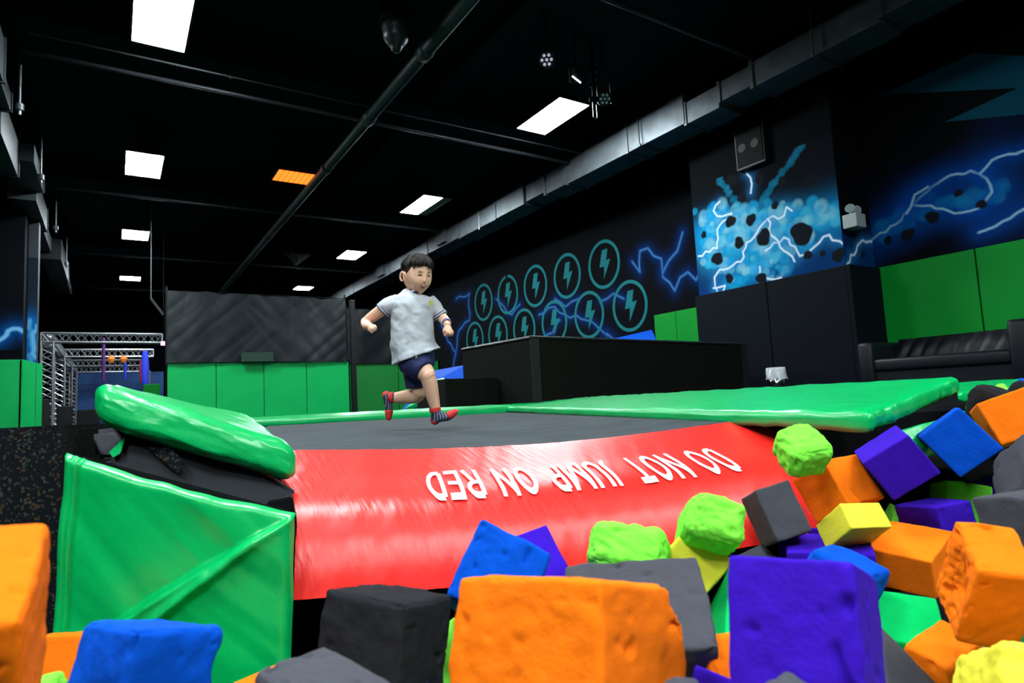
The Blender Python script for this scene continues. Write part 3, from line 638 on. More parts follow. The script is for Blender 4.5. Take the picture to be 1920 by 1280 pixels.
hangY('climbing_ball',209,673,20.8,mo,.10,.08,'left of the two small orange balls hanging under the truss','ball')
hangY('climbing_ball',232,673,20.8,mo,.10,.08,'right of the two small orange balls hanging under the truss','ball')
hangY('hanging_strap',194,675,19,mp_,.045,1.1,'tall purple strap hanging in front of the truss beams','strap')
hangY('hanging_strap',235,688,22,mbr,.04,.7,'short dark blue strap hanging below the right orange ball','strap')
hangY('punch_bag',272,690,20,mbr,.10,.85,'bright blue hanging bag at the right end of the truss','bag')
hangY('punch_bag',266,695,21,mrd,.07,.6,'thin red hanging bag beside the bright blue one','bag')
c=onY(306,644,16.6); bm=bmesh.new(); box(bm,c[0]-.05,c[0]+.06,c[1]-.04,c[1]+.04,c[2]-.04,c[2]+.05,.01); o=recentre(obj('spot_lamp',bm,mat('pink_glow',(.8,.4,.9),emit=((.9,.45,1),2.2)))); b2=bmesh.new(); tube(b2,(0,0,.08),(0,0,ZC-o.location.z),.008,5); obj('hanging_rod',b2,m_dark,o); tag(o,'tiny glowing pink lamp at the left edge of the dark curtain','lamp')
o=recentre(obj('blue_backdrop',bxm(-1.2,1.7,28.6,28.7,-.03,1.95),mat('blue_backdrop',(.01,.05,.22),.6,var=(1.5,(.02,.12,.35),.4,.7)))); tag(o,'dark blue painted backdrop behind the truss','backdrop')
for i,(x0,x1,y,z) in enumerate(((-1.62,-1.12,16.4,.62),(-1.08,-.80,18.2,.5),(-.78,-.3,20.0,.42))):
    o=recentre(obj('black_crate',bxm(x0,x1,y-.7,y-.05,-.03,z,.02),m_dark)); tag(o,['tallest black crate beside the left green pads','middle black crate at the foot of the truss posts','lowest black crate partly behind the raised green pad'][i],'crate','black crates at the foot of the truss')
o=recentre(obj('wall_pad',bxm(.62,.97,17.6,17.7,-.03,.95,.01),m_pad2)); tag(o,'small green pad left of and behind the first bright green panel','wall pad')
bm=bmesh.new(); c=onY(283,560,16.2); c2=onY(306,590,16.2); tube(bm,c,c2,.03,8); tube(bm,c,(c[0],c[1],ZC),.012,6); o=recentre(obj('ceiling_bracket',bm,m_conduit)); tag(o,'grey angled bracket hanging above the left edge of the dark curtain','bracket')
# ---------------------------------------------------------------- trampoline bed, red roll, lettering
m_bed=mat('trampoline_mesh',(.030,.037,.043),.75,var=(9,(.052,.062,.070),.35,.7),bump=(200,.3,.003),spec=.12,stretch=(.5,2.2,1))
def red_material():
    M=mat('red_vinyl',(.88,.020,.014),.36,bump=(22,.35,.006),stretch=(3.2,.30,1),spec=.5,detail=8); return M
m_red=red_material()
PROF=[(0,0),(.2,-.063),(.39,-.115),(.48,-.185),(.53,-.26),(.556,-.33)]
Lk=[0]
for a,b in zip(PROF[:-1],PROF[1:]): Lk.append(Lk[-1]+math.dist(a,b))
LT=Lk[-1]
def cr(i,t):
    p=[np.array(PROF[max(0,min(len(PROF)-1,j))],float) for j in (i-1,i,i+1,i+2)]
    return .5*(2*p[1]+(p[2]-p[0])*t+(2*p[0]-5*p[1]+4*p[2]-p[3])*t*t+(3*p[1]-p[0]-3*p[2]+p[3])*t**3)
def sagf(u): return .034*math.sin(math.pi*max(0,min(1,(u)/1.62))) if 0<u<1.62 else 0
def RS(u,l,off=0):
    i=0
    while i<len(Lk)-2 and l>Lk[i+1]: i+=1
    d,z=cr(i,(l-Lk[i])/(Lk[i+1]-Lk[i]))
    z-=sagf(u)*(1-l/LT)+.022*math.sin(math.pi*max(0,min(1,u/1.4)))*(l/LT)**2
    # shallow drag wrinkles pulled down the roll
    k=.0018*noise.noise(Vector((u*16+l*4,l*1.6,2)))+.0012*noise.noise(Vector((u*45+l*14,l*2.5,5)))
    return TO+TU*u-TV*(d+ (k+off)*min(1,l/.3)) + np.array([0,0,z+(k+off)])
UL,UR=-.64,1.75; RL=.004
tt=thing('trampoline','large black mesh trampoline bed with a red padded roll reaching into the foam pit','trampoline',tuple(T(.55,1.9,-.05)))
bm=bmesh.new()
def fbed(u,v):
    uu=UL+(UR-UL)*u; vv=4.0*v; p=T(uu,vv)
    foot=.012*math.exp(-((uu-(-.15))**2+(vv-1.9)**2)/.12)
    return (p[0],p[1],-sagf(uu)*(1-v)**2-foot)
grid(bm,fbed,60,60); pobj('bed',bm,m_bed,tt,True)
bm=bmesh.new()
grid(bm,lambda u,v:tuple(RS((RL-.12*(1-v)**2)*(1-u)+1.735*u,LT*v)),150,60)
pobj('red_roll',bm,m_red,tt,True)
rr=[o for o in bpy.data.objects if o.name=='red_roll'][0]
# steel frame carrying the bed
bm=bmesh.new()
for a,b in (((UL-.03,0),(UL-.03,4.02)),((UR+.0,0),(UR+.0,4.02)),((UL,4.03),(UR,4.03))): tube(bm,T(*a,-.06),T(*b,-.06),.022,8)
pobj('frame',bm,m_steel,tt)
# letters: lie on the roll, read from the bed side
def arc(cx,cy,rx,ry,a0,a1,n=14): return [(cx+rx*math.cos(math.radians(a0+(a1-a0)*k/n)),cy+ry*math.sin(math.radians(a0+(a1-a0)*k/n))) for k in range(n+1)]
SW=.135
h_=SW/2
GL={'D':(.56,[[(h_,h_),(h_,1-h_)],[(h_,1-h_)]+arc(.20,.5,.56-.20-h_,.5-h_,90,-90)+[(h_,h_)]]),
'O':(.64,[arc(.32,.5,.32-h_,.5-h_,0,360,28)]),
'N':(.58,[[(h_,0),(h_,1)],[(.58-h_,0),(.58-h_,1)],[(h_+.01,.93),(.58-h_-.01,.07)]]),
'T':(.52,[[(0,1-h_),(.52,1-h_)],[(.26,0),(.26,1-h_)]]),
'J':(.40,[[(.40-h_,1)]+[(.40-h_,.25)]+arc(.40-h_-.13,.25,.13,.25-h_,0,-110,8)]),
'U':(.56,[[(h_,1),(h_,.28)]+arc(.28,.28,.28-h_,.28-h_,180,360,14)+[(.56-h_,1)]]),
'M':(.72,[[(h_,0),(h_,1)],[(.72-h_,0),(.72-h_,1)],[(h_+.01,.93),(.36,.12),(.72-h_-.01,.93)]]),
'P':(.52,[[(h_,0),(h_,1-h_)],[(h_,1-h_),(.24,1-h_)]+arc(.24,.71,.52-.24-h_,.29-h_,90,-90,10)+[(h_,.42+h_)]]),
'R':(.56,[[(h_,0),(h_,1-h_)],[(h_,1-h_),(.26,1-h_)]+arc(.26,.72,.54-.26-h_,.28-h_,90,-90,10)+[(h_,.44+h_)],[(.27,.46),(.56-h_,.0)]]),
'E':(.48,[[(h_,0),(h_,1)],[(h_,h_),(.48,h_)],[(h_,.5),(.45,.5)],[(h_,1-h_),(.48,1-h_)]])}
def text_len(s): return sum((.40 if c==' ' else GL[c][0]+.11) for c in s)-.11
TXT='DO NOT JUMP ON RED'; TL_=text_len(TXT); bm=bmesh.new(); X_=0
def tmap(x,y):
    return RS(1.385-x/TL_*(1.385-.375),.228+y*(.436-.228),.0045)
def stroke(pl):
    fine=[]
    for a_,b_ in zip(pl[:-1],pl[1:]):
        n=max(1,int(math.dist(a_,b_)/.07))
        for k in range(n): fine.append((a_[0]+(b_[0]-a_[0])*k/n,a_[1]+(b_[1]-a_[1])*k/n))
    fine.append(pl[-1]); L_=[];R_=[]
    for k,p in enumerate(fine):
        a_=fine[max(0,k-1)]; b_=fine[min(len(fine)-1,k+1)]; dx,dy=b_[0]-a_[0],b_[1]-a_[1]; l=math.hypot(dx,dy) or 1; nx,ny=-dy/l*h_,dx/l*h_
        L_.append(bm.verts.new(tmap(X_+p[0]+nx,p[1]+ny))); R_.append(bm.verts.new(tmap(X_+p[0]-nx,p[1]-ny)))
    for k in range(len(fine)-1): bm.faces.new((L_[k],L_[k+1],R_[k+1],R_[k]))
for c_ in TXT:
    if c_==' ': X_+=.40; continue
    for pl in GL[c_][1]: stroke(pl)
    X_+=GL[c_][0]+.11
bmesh.ops.recalc_face_normals(bm,faces=bm.faces)
o=pobj('warning_lettering',bm,mat('white_print',(.78,.78,.82),.35),tt); o['label']='white printed words DO NOT JUMP ON RED'
# ---------------------------------------------------------------- green safety pads
A=lambda x,y,d:at(x,y,d)
o=pillow('safety_pad',[T(UR+.32,4.12,.085),T(1.50,4.02,.06),T(-.95,4.02,.06),T(-.95,4.55,.085)][::-1],.07,m_vinyl,None,.03,44,.004,seed=3)
tag(o,'long green pad roll along the far edge of the black trampoline bed','safety pad','green vinyl pads around the trampoline')
o=pillow('safety_pad',[T(2.55,4.25,.115),T(1.64,4.10,.06),at(1628,774,1.80),at(1800,704,2.25)],.062,m_vinyl,None,.026,70,.0055,seed=11,stretchdir=1)
tag(o,'wide green pad with a glossy crease along the right side of the trampoline','safety pad','green vinyl pads around the trampoline')
lp_=[A(172,712,1.60),A(556,834,1.74),A(478,783,2.30),A(215,722,2.15)]
o=pillow('safety_pad',lp_,.112,m_vinyl,None,.045,64,.007,down=(0,-.12,-1),seed=21)
tag(o,'thick tilted green pad at the near left corner of the trampoline, one end raised','safety pad','green vinyl pads around the trampoline')
# green cover on the pit wall, pulled into a long fold
c=[np.array(A(112,850,1.46)),np.array(A(550,965,1.50)),np.array(A(538,1330,1.45)),np.array(A(78,1330,1.42))]
nn=np.cross(c[1]-c[0],c[3]-c[0]); nn/=np.linalg.norm(nn)
if nn@(CAM-c[0])<0: nn=-nn
E1=np.array([.99,.02]);E0=np.array([.30,.62])
def cover(u,v,back=0):
    top=.022*math.sin(math.pi*u)*(1-v)*2*0
    p=(c[0]*(1-u)+c[1]*u)*(1-v)+(c[3]*(1-u)+c[2]*u)*v
    if back: return tuple(p-nn*.03)
    P=np.array([u,v]); d=E0-E1; L=np.linalg.norm(d); t=(P-E1)@d/L; s=((P-E1)[0]*d[1]-(P-E1)[1]*d[0])/L   # s>0 above-left of the crease
    k=0
    fade=max(0,min(1,1-(t-L)/.5)) if t>L else 1
    if t>-.05:
        w_=.02+.16*min(1,max(0,t)/L)
        # fabric above the crease bulges out, the part below lies back
        k+= fade*.055*min(1,.3+t)*math.exp(-max(0,s)/(.10+.12*max(0,t)))*(1/(1+math.exp(-max(-60,min(60,s/.0035)))))
        s2=s-.10*max(0,t)-.0; k+=fade*.016*math.exp(-(s2/.022)**2)*min(1,max(0,t)*2.5)
    g=(u*.75+v*.66); h_=(u*.66-v*.75)
    k+=.008*noise.noise(Vector((g*1.5,h_*6,3)))+.003*noise.noise(Vector((g*2.5,h_*13,9)))*(1-.3*v)
    k+=-.010*math.exp(-((u-.075)/.008)**2)-.006*math.exp(-((u-.045)/.006)**2)
    ed=min(u,1-u,v*1.2); k-=.025*math.exp(-max(0,ed)/.012)
    p=p+nn*k+np.array([0,0,1])*(-.012*math.sin(math.pi*u)*(1-v)+.006*noise.noise(Vector((u*8,1,1)))*(1-v))
    return tuple(p)
bm=bmesh.new(); grid(bm,lambda u,v:cover(u,v),170,130); 
o=recentre(obj('pit_wall_cover',bm,m_vinyl,None,True)); tag(o,'green vinyl cover hanging on the left pit wall with a long diagonal fold','wall cover','green vinyl covers on the pit wall')
b2=bmesh.new(); grid(b2,lambda u,v:cover(u,v,1),8,8); b2.transform(Matrix.Translation(-o.location)); obj('foam_backing',b2,m_dark,o)
# second cover at the right
cc=[A(1672,812,1.95),A(1882,748,2.25),A(1900,800,2.22),A(1712,862,1.92)]
o=pillow('pit_wall_cover',[A(1668,806,1.96),A(1884,746,2.22),A(1888,790,2.15),A(1700,850,1.90)],.05,m_vinyl,None,.02,30,.004,down=(0,.3,-1),seed=31); tag(o,'narrow green cover under the overhanging right pad, above the foam blocks','wall cover','green vinyl covers on the pit wall')
o=pillow('safety_pad',[A(1790,716,3.4),A(2100,700,3.9),A(2100,716,3.2),A(1795,735,2.8)],.05,m_vinyl,None,.02,20,.004,seed=41); tag(o,'thin strip of green pad behind the dark foam blocks at the right edge','safety pad','green vinyl pads around the trampoline')
# black innards between pad and cover
m_felt=mat('black_felt',(.012,.014,.018),.9,bump=(60,.5,.006))
def soft(name,pts,off,m,label,cat,bev=.012):
    bm=bmesh.new(); poly_prism(bm,pts,off); bmesh.ops.bevel(bm,geom=bm.edges[:],offset=bev,segments=2,affect='EDGES'); bmesh.ops.triangulate(bm,faces=[f for f in bm.faces if len(f.verts)>4])
    o=recentre(obj(name,bm,m)); tag(o,label,cat); return o
soft('padded_core',[A(205,835,1.66),A(300,800,1.7),A(420,850,1.76),A(560,925,1.74),A(552,990,1.68),A(540,1010,1.66),A(380,960,1.64),A(210,885,1.62)],(.02,.12,0),m_felt,'black padded core showing between the tilted green pad and the green cover','padded core')
soft('padded_core',[A(548,930,1.60),A(556,985,1.60),A(545,1120,1.60),A(536,1330,1.58),A(500,1330,1.58),A(500,940,1.60)],(.01,.03,0),m_dark,'narrow black edge between the green cover and the red roll','padded core',.004)
soft('grey_block',[A(172,806,1.75),A(232,800,1.78),A(240,815,1.78),A(236,860,1.76),A(176,860,1.73)],(.03,.10,0),m_grey,'small grey padded block under the raised end of the tilted green pad','padded block')
soft('torn_strap',[A(233,800,1.68),A(262,808,1.68),A(322,838,1.66),A(346,868,1.65),A(336,890,1.64),A(300,862,1.65),A(246,816,1.67)],(.0,.012,0),m_rubber,'torn grey speckled strap dangling under the tilted green pad','strap',.003)
soft('cover_flap',[A(204,848,1.64),A(232,822,1.66),A(238,812,1.66),A(226,850,1.63),A(212,858,1.62)],(.0,.01,0),m_vinyl,'small green torn flap between the grey block and the black core','flap',.002)
# speckled rubber wall of the pit at the far left
bm=bmesh.new(); poly_prism(bm,[T(-3.2,-.49,.128),T(-.515,-.49,.128),T(-.715,.6,.12),T(-3.2,.9,.12)],(0,0,-1.25)); bmesh.ops.bevel(bm,geom=[e for e in bm.edges if abs(e.verts[0].co.z-e.verts[1].co.z)<.02 and e.verts[0].co.z>0],offset=.012,segments=2,affect='EDGES')
o=recentre(obj('rubber_platform',bm,m_rubber)); tag(o,'low black rubber-crumb platform with coloured specks at the left edge','platform')
# ---------------------------------------------------------------- foam blocks
FC={'orange':(.98,.18,.004),'purple':(.038,.006,.42),'blue':(.0,.070,.52),'lime':(.21,.80,.06),'yellow':(.80,.70,.05),'grey':(.062,.063,.076),'darkgrey':(.015,.015,.018),'green':(.0,.46,.10)}
def foam_mat(c):
    M=mat('foam_'+c,FC[c],.92,bump=(150,.35,.003),spec=.1,sheen=.0,detail=3,var=(16,tuple(x*.86 for x in FC[c]),.35,.8)); return M
def foam(name,col,loc,quat,d,wear,n,seed,special=None,hand=1):
    d=[x*(1+.10*wear) for x in d]; r=.003+.022*wear+(.009 if col=='lime' and wear>.5 else 0); P,N,F=roundbox(n,d,r); hd=np.array(d)/2
    out=[]
    for p,nn in zip(P,N):
        s=Vector(p*14)+Vector((seed*3.1,seed*1.7,seed)); e=np.sort(1-np.abs(p)/hd)     # small = near faces
        edge=math.exp(-e[1]/.16); corner=math.exp(-(e[1]+e[2])/.30)
        k=-wear*(.016*edge*(.45+1.3*noise.noise(s*1.3))+.026*corner*(.5+1.2*noise.noise(s*.7)))
        k+=(.0012+.0042*wear)*noise.fractal(s*2.2,1.,2.,4)
        if wear>.45:
            rg=noise.noise(s*3.0+Vector((5,5,5))); k-=.007*wear*max(0,rg-.15)*2.2; k+=.0022*wear*noise.noise(s*7)
        if special=='12':
            nc=np.array([-.1*hand,1,-.9]); nc/=np.linalg.norm(nc); lim=nc@(np.array([-hand,1,-1])*hd)-.050+.012*noise.noise(s*2.5)+.006*noise.noise(s*7)
            ov=nc@p-lim
            if ov>0: p=p-nc*ov
        if special=='24' and p[0]*hand<-hd[0]*.8:
            q2=(p[1]/.03)**2+(p[2]/.045)**2; g_=math.exp(-q2*(1.0+.9*noise.noise(s*6))); k-=.022*g_*(.6+1.2*abs(noise.noise(s*9)))
        if wear<=.45 and wear>.1:
            rg=noise.noise(s*3.4+Vector((9,1,5))); k-=.010*max(0,rg-.42)*2.5
        out.append(p+nn*k)
    me=npmesh(name,out,F); o=obj(name,me,foam_mat(col),None,True); o.location=loc; o.rotation_mode='QUATERNION'; o.rotation_quaternion=quat; return o
BL={'1':["orange", [-0.1125, 0.7633, -0.0848], [0.8346, -0.5499, 0.0323, 0.0041], [0.105, 0.2053, 0.1518], 0.2, -1],
'2':["orange", [-0.0881, 1.5477, -0.3597], [0.616, -0.7823, 0.0671, 0.0643], [0.0686, 0.1609, 0.1714], 0.0, -1],
'3':["blue", [0.0294, 0.9458, -0.192], [0.0507, -0.5521, -0.8189, 0.1481], [0.1464, 0.11, 0.1289], 0.4, 1],
'4':["lime", [-0.0743, 1.0653, -0.2856], [0.0342, -0.0137, 0.989, -0.143], [0.0582, 0.1567, 0.1589], 0.5, 1],
'5':["grey", [0.2047, 0.7427, -0.2478], [0.0237, -0.9917, -0.1263, -0.0008], [0.0975, 0.1722, 0.1559], 0.3, -1],
'6':["orange", [0.2074, 1.1143, -0.4007], [0.2103, -0.9632, 0.0764, -0.1491], [0.1082, 0.156, 0.1559], 0.0, -1],
'7':["darkgrey", [0.4033, 1.0862, -0.2723], [0.0794, -0.4881, -0.8659, 0.076], [0.1729, 0.1519, 0.151], 0.45, 1],
'8':["blue", [0.4112, 1.0596, -0.4113], [0.2881, -0.9224, -0.1997, -0.1623], [0.1066, 0.1606, 0.1609], 0.0, -1],
'9':["lime", [0.6105, 1.2762, -0.4429], [0.4398, -0.7795, -0.3629, -0.2593], [0.1653, 0.0802, 0.1534], 0.0, -1],
'10':["blue", [0.6739, 1.1432, -0.2395], [0.3849, -0.8101, -0.2437, -0.3689], [0.16, 0.156, 0.1707], 0.25, 1],
'11':["purple", [0.8353, 1.2855, -0.2922], [0.4165, -0.9014, 0.029, -0.1148], [0.1541, 0.1487, 0.1557], 0.0, -1],
'12':["orange", [0.4933, 0.6594, -0.1752], [0.0446, -0.5652, -0.8106, 0.1465], [0.2091, 0.2206, 0.1418], 0.3, 1],
'13':["lime", [0.9829, 1.0773, -0.2291], [0.2048, -0.835, -0.2673, -0.4352], [0.0995, 0.1605, 0.145], 0.8, 1],
'14':["grey", [0.7289, 0.7887, -0.2687], [0.2724, -0.8951, 0.3268, -0.1331], [0.2195, 0.1655, 0.1896], 0.15, -1],
'15':["yellow", [1.1023, 0.9954, -0.2522], [0.4081, -0.7999, 0.022, -0.4395], [0.1169, 0.1141, 0.1354], 0.1, -1],
'16':["lime", [1.0976, 0.9456, -0.1684], [0.5229, -0.7551, 0.3911, -0.058], [0.1099, 0.0947, 0.1811], 0.7, 1],
'17':["grey", [1.5246, 1.0814, -0.2152], [0.525, -0.7976, 0.1526, -0.2547], [0.0984, 0.1383, 0.146], 0.08, 1],
'18':["grey", [1.5315, 1.1586, -0.417], [0.2268, -0.947, 0.1377, -0.181], [0.1135, 0.1073, 0.1574], 0.0, -1],
'19':["green", [1.0582, 0.8502, -0.3486], [0.0879, 0.6752, -0.4899, 0.5444], [0.1291, 0.19, 0.1], 0.0, -1],
'20':["purple", [0.6904, 0.4596, -0.1584], [0.0792, -0.5516, -0.8164, 0.1513], [0.1347, 0.1705, 0.1522], 0.12, 1],
'21':["blue", [1.3545, 0.8137, -0.3194], [0.0567, 0.0647, -0.9781, -0.1893], [0.1392, 0.1211, 0.1445], 0.45, -1],
'22':["purple", [1.579, 0.9692, -0.3653], [0.0302, -0.8803, 0.4728, -0.0263], [0.1998, 0.164, 0.1695], 0.0, 1],
'22b':["purple", [1.8326, 1.2012, -0.3933], [0.5496, -0.6818, 0.3812, -0.2964], [0.1544, 0.1525, 0.156], 0.0, -1],
'22c':["orange", [1.8558, 1.0289, -0.3724], [0.5637, -0.6682, 0.3808, -0.3013], [0.1592, 0.1548, 0.159], 0.0, 1],
'23':["orange", [1.7273, 0.8361, -0.3215], [0.069, 0.6686, 0.7295, 0.1265], [0.1453, 0.1645, 0.0995], 0.0, -1],
'24':["orange", [1.1857, 0.468, -0.2021], [0.0311, 0.413, 0.8747, 0.2518], [0.086, 0.1184, 0.1513], 0.2, -1],
'25':["green", [1.4239, 0.7174, -0.4347], [0.1663, -0.8606, 0.4799, -0.0371], [0.1168, 0.1635, 0.1543], 0.03, 1],
'26':["orange", [1.301, 0.5979, -0.4105], [0.0103, -0.7282, -0.6685, -0.1504], [0.0773, 0.1242, 0.1275], 0.2, 1],
'27':["grey", [1.1237, 0.607, -0.4181], [0.3135, -0.793, 0.4098, 0.324], [0.1452, 0.1822, 0.1084], 0.0, 1],
'28':["yellow", [1.0019, 0.3687, -0.3268], [0.0695, -0.9032, -0.3081, 0.2907], [0.19, 0.1125, 0.1609], 0.7, 1],
'29':["orange", [0.7782, 0.6719, -0.297], [0.1491, 0.7809, 0.5652, -0.2202], [0.1164, 0.0771, 0.0918], 0.3, 1],
'30':["purple", [0.7328, 0.6453, -0.3335], [0.2869, -0.8097, -0.173, -0.4817], [0.1077, 0.0855, 0.1254], 0.0, -1],
'31':["grey", [0.5427, 0.3914, -0.2074], [0.1133, -0.9878, -0.0349, -0.1008], [0.0683, 0.0511, 0.1147], 0.5, -1],
'32':["grey", [0.4691, 0.4609, -0.2019], [0.0041, -0.9359, -0.3223, 0.1418], [0.0937, 0.0387, 0.0939], 0.4, -1],
'33':["lime", [1.587, 1.0251, -0.0463], [0.1177, -0.7948, -0.4984, -0.3256], [0.1153, 0.1121, 0.0987], 0.7, 1],
'34':["orange", [1.7439, 1.0279, -0.1672], [0.3145, -0.6511, -0.5817, -0.3725], [0.1351, 0.1464, 0.1288], 0.0, -1],
'35':["yellow", [1.5892, 0.9055, -0.2321], [0.2695, -0.7501, -0.4823, -0.3635], [0.0671, 0.1117, 0.1243], 0.0, -1],
'36':["lime", [2.1738, 1.0834, -0.3695], [0.2139, 0.7298, -0.4617, 0.4565], [0.1249, 0.1492, 0.1089], 0.0, -1],
'37':["purple", [1.7881, 0.8845, -0.0867], [0.2793, 0.4519, 0.8431, -0.0838], [0.1319, 0.1585, 0.1194], 0.0, -1],
'38':["blue", [2.126, 0.8669, -0.0586], [0.4413, -0.7023, 0.1621, -0.5346], [0.1356, 0.1489, 0.156], 0.0, 1],
'39':["orange", [2.282, 0.7797, -0.0025], [0.4766, -0.7249, 0.2743, -0.415], [0.1464, 0.1322, 0.1657], 0.0, 1],
'40':["grey", [2.0178, 0.6353, -0.1509], [0.0384, 0.6005, -0.6215, 0.5016], [0.1547, 0.19, 0.1559], 0.6, -1],
'41':["purple", [2.6636, 1.0166, -0.2951], [0.3363, -0.8198, 0.2989, -0.3543], [0.156, 0.1274, 0.1562], 0.0, -1],
'42':["lime", [2.4534, 1.0343, -0.3268], [0.1454, -0.3585, -0.9188, 0.0779], [0.13780799999999999, 0.203984, 0.16623200000000002], 0.2, -1],
'43':["purple", [2.0478, 0.9156, -0.2828], [0.0507, 0.7893, 0.6117, -0.0141], [0.1364, 0.1403, 0.1005], 0.2, 1],
'44':["grey", [1.5791, 0.4878, -0.1876], [0.0706, 0.8093, 0.5797, -0.0638], [0.1689, 0.1723, 0.1716], 0.12, -1],
'45':["darkgrey", [2.4482, 0.8759, 0.0109], [0.2138, -0.7048, 0.0215, -0.6761], [0.1437, 0.1437, 0.1436], 0.8, -1],
'46':["darkgrey", [2.7142, 0.8753, 0.0012], [0.3022, -0.6932, 0.1238, -0.6425], [0.1559, 0.156, 0.1559], 0.8, -1],
'47':["lime", [2.8863, 1.015, -0.0169], [0.0943, 0.8002, -0.5062, 0.3073], [0.1559, 0.156, 0.1559], 0.5, -1],
'48':["blue", [3.1105, 0.9632, 0.0101], [0.1212, -0.9869, -0.0981, -0.0424], [0.1607, 0.1607, 0.1606], 0.0, -1],
'49':["darkgrey", [2.5266, 0.978, -0.1358], [0.4715, -0.6603, 0.2994, -0.5021], [0.1488, 0.1541, 0.156], 0.0, -1]}
LAB={'1':'large orange foam block cut by the left edge of the picture','2':'sliver of orange foam block between the left edge block and the worn blue block','3':'worn rounded blue foam block in front of the green wall cover','4':'lime green block corner peeking in at the very bottom left','5':'worn mid grey foam block at the bottom, right of the worn blue block','6':'orange foam corner between the worn blue block and the grey block','7':'large charred black worn foam block in front of the red roll','8':'small blue foam corner in front of the large black block','9':'thin lime green edge between the black block and the big orange block','10':'blue foam block leaning on the red roll behind the big orange block','11':'purple foam corner just behind the blue block on the red roll','12':'biggest orange foam block in the middle foreground with a torn right edge',
'13':'rounded lime green foam block on the red roll, behind the big orange block','14':'flat-faced dark grey foam block between the big orange and the big purple block','15':'yellow foam block wedged under the rough lime block','16':'rough lime green foam block standing on top of the yellow one','17':'smooth grey foam block right of the rough lime block, against the red roll','18':'small grey foam peak just behind the top left of the big purple block','19':'green foam sliver between the yellow and the big purple block','20':'biggest purple foam block in the foreground','21':'bright blue torn foam block peeking out behind the big purple block','22':'thin purple foam strip lying behind the torn bright blue block','22b':'tiny purple corner under the smooth grey block','22c':'thin orange strip under the upper yellow block','23':'orange foam block with a pale flat top, left of the holed orange block','24':'large orange foam block with a torn hole in its side at the right edge','25':'flat green foam block below the pale-topped orange block',
'26':'orange foam block below the green one and left of the rough yellow one','27':'dull grey foam slope right of the big purple block','28':'rough yellow foam block in the bottom right corner','29':'small orange foam block between the dark grey and the big purple block, low down','30':'small purple foam corner at the bottom between orange blocks','31':'grey foam corner at the bottom in front of the big purple block','32':'tiny grey foam corner at the bottom beside the big orange block','33':'crumbly lime green foam block under the corner of the right green pad','34':'orange foam block with two smooth faces below the crumbly lime block','35':'upper yellow foam block below the two-faced orange block','36':'tiny lime green corner between the upper yellow and purple blocks','37':'dark purple foam block leaning under the right pad corner','38':'flat blue foam block turned on its corner beside the dark purple one','39':'reddish orange foam block at the upper right edge','40':'rough grey-green foam block at the right edge under the reddish orange one','41':'low purple foam block under the flat blue one','42':'lime green foam block peak between the dark purple and the grey block at right','43':'low wide purple foam block with a lighter top in front of the lime peak','44':'long grey foam block at the right edge above the holed orange block','45':'black crumbly foam block beside the thin green strip at the far right','46':'black crumbly foam block at the far right edge behind the reddish orange one','47':'tiny lime corner between the two black crumbly blocks','48':'tiny blue corner at the far right edge behind the black crumbly blocks','49':'small dark corner between the flat blue and the reddish orange block'}
for i,(k,(col,loc,qt,d,wear,hand)) in enumerate(BL.items()):
    big=k in('1','3','5','7','12','14','20','24','28','31','16','10','33','13')
    o=foam('foam_block',col,loc,qt,d,wear,44 if big else 20,i+1,k,hand); tag(o,LAB[k],'foam block','foam blocks filling the pit')
# blocks deeper in the pile, glimpsed only through the gaps
PB=[np.array(v[1]) for v in BL.values()]; rs=np.random.default_rng(4); cols=list(FC)
cells=[]
OB=[]
for v in BL.values():
    w_,x_,y_,z_=v[2]; OB.append((np.array(v[1]),np.array(Quaternion(v[2]).to_matrix()),np.array(v[3])*.5))
def covered(p):
    """True when a block of the top layer lies between the photographer and this point"""
    d=p-CAM
    for c_,M_,hh in OB:
        o_=M_.T@(CAM-c_); k_=M_.T@d; k_=np.where(abs(k_)<1e-9,1e-9,k_)
        t1=(-hh-o_)/k_; t2=(hh-o_)/k_; a_=np.minimum(t1,t2).max(); b_=np.maximum(t1,t2).min()
        if a_<b_ and 0<a_<1: return True
    return False
for L,zz in enumerate((-.18,-.37,-.56,-.77)):
    for ix in range(-1,19):
        for iy in range(-1,10):
            p=np.array([ix*.20-.1+rs.uniform(-.01,.01)+.1*(L%2),iy*.20-.1+rs.uniform(-.01,.01),zz+rs.uniform(-.01,.01)])
            if iy*.2-.1>line_y(p[0],-.74): continue
            if min(np.linalg.norm(p-b) for b in PB)<.19: continue
            if np.linalg.norm(p-CAM)<.45: continue
            inside=R3.T@(p-CAM); pxx=960+FPX*inside[0]/max(1e-6,-inside[2]) if inside[2]<0 else -999
            if L<2:
                if inside[2]>-.2: continue
                if not all(covered(p+np.array(o_)*.085) for o_ in ((0,0,0),(1,1,1),(-1,1,1),(1,-1,1),(-1,-1,1),(1,1,-1),(-1,-1,-1),(1,-1,-1),(-1,1,-1))): continue
            if L==3 and (ix+iy)%2: continue
            cells.append(p)
cells=cells[:240]
for i,p in enumerate(cells):
    q_=Quaternion(Vector(rs.normal(size=3)).normalized(),rs.uniform(-.35,.35)); s=rs.uniform(.145,.165)
    cn=cols[rs.integers(len(cols))]; o=foam('foam_block',cn,tuple(p),q_,(s,s,s),.1,8,100+i); cn={'lime':'lime green','darkgrey':'blackish'}.get(cn,cn)
    tag(o,cn+' foam block lying deeper in the pit pile, mostly hidden under the others','foam block',cn+' foam blocks buried deeper in the pile')
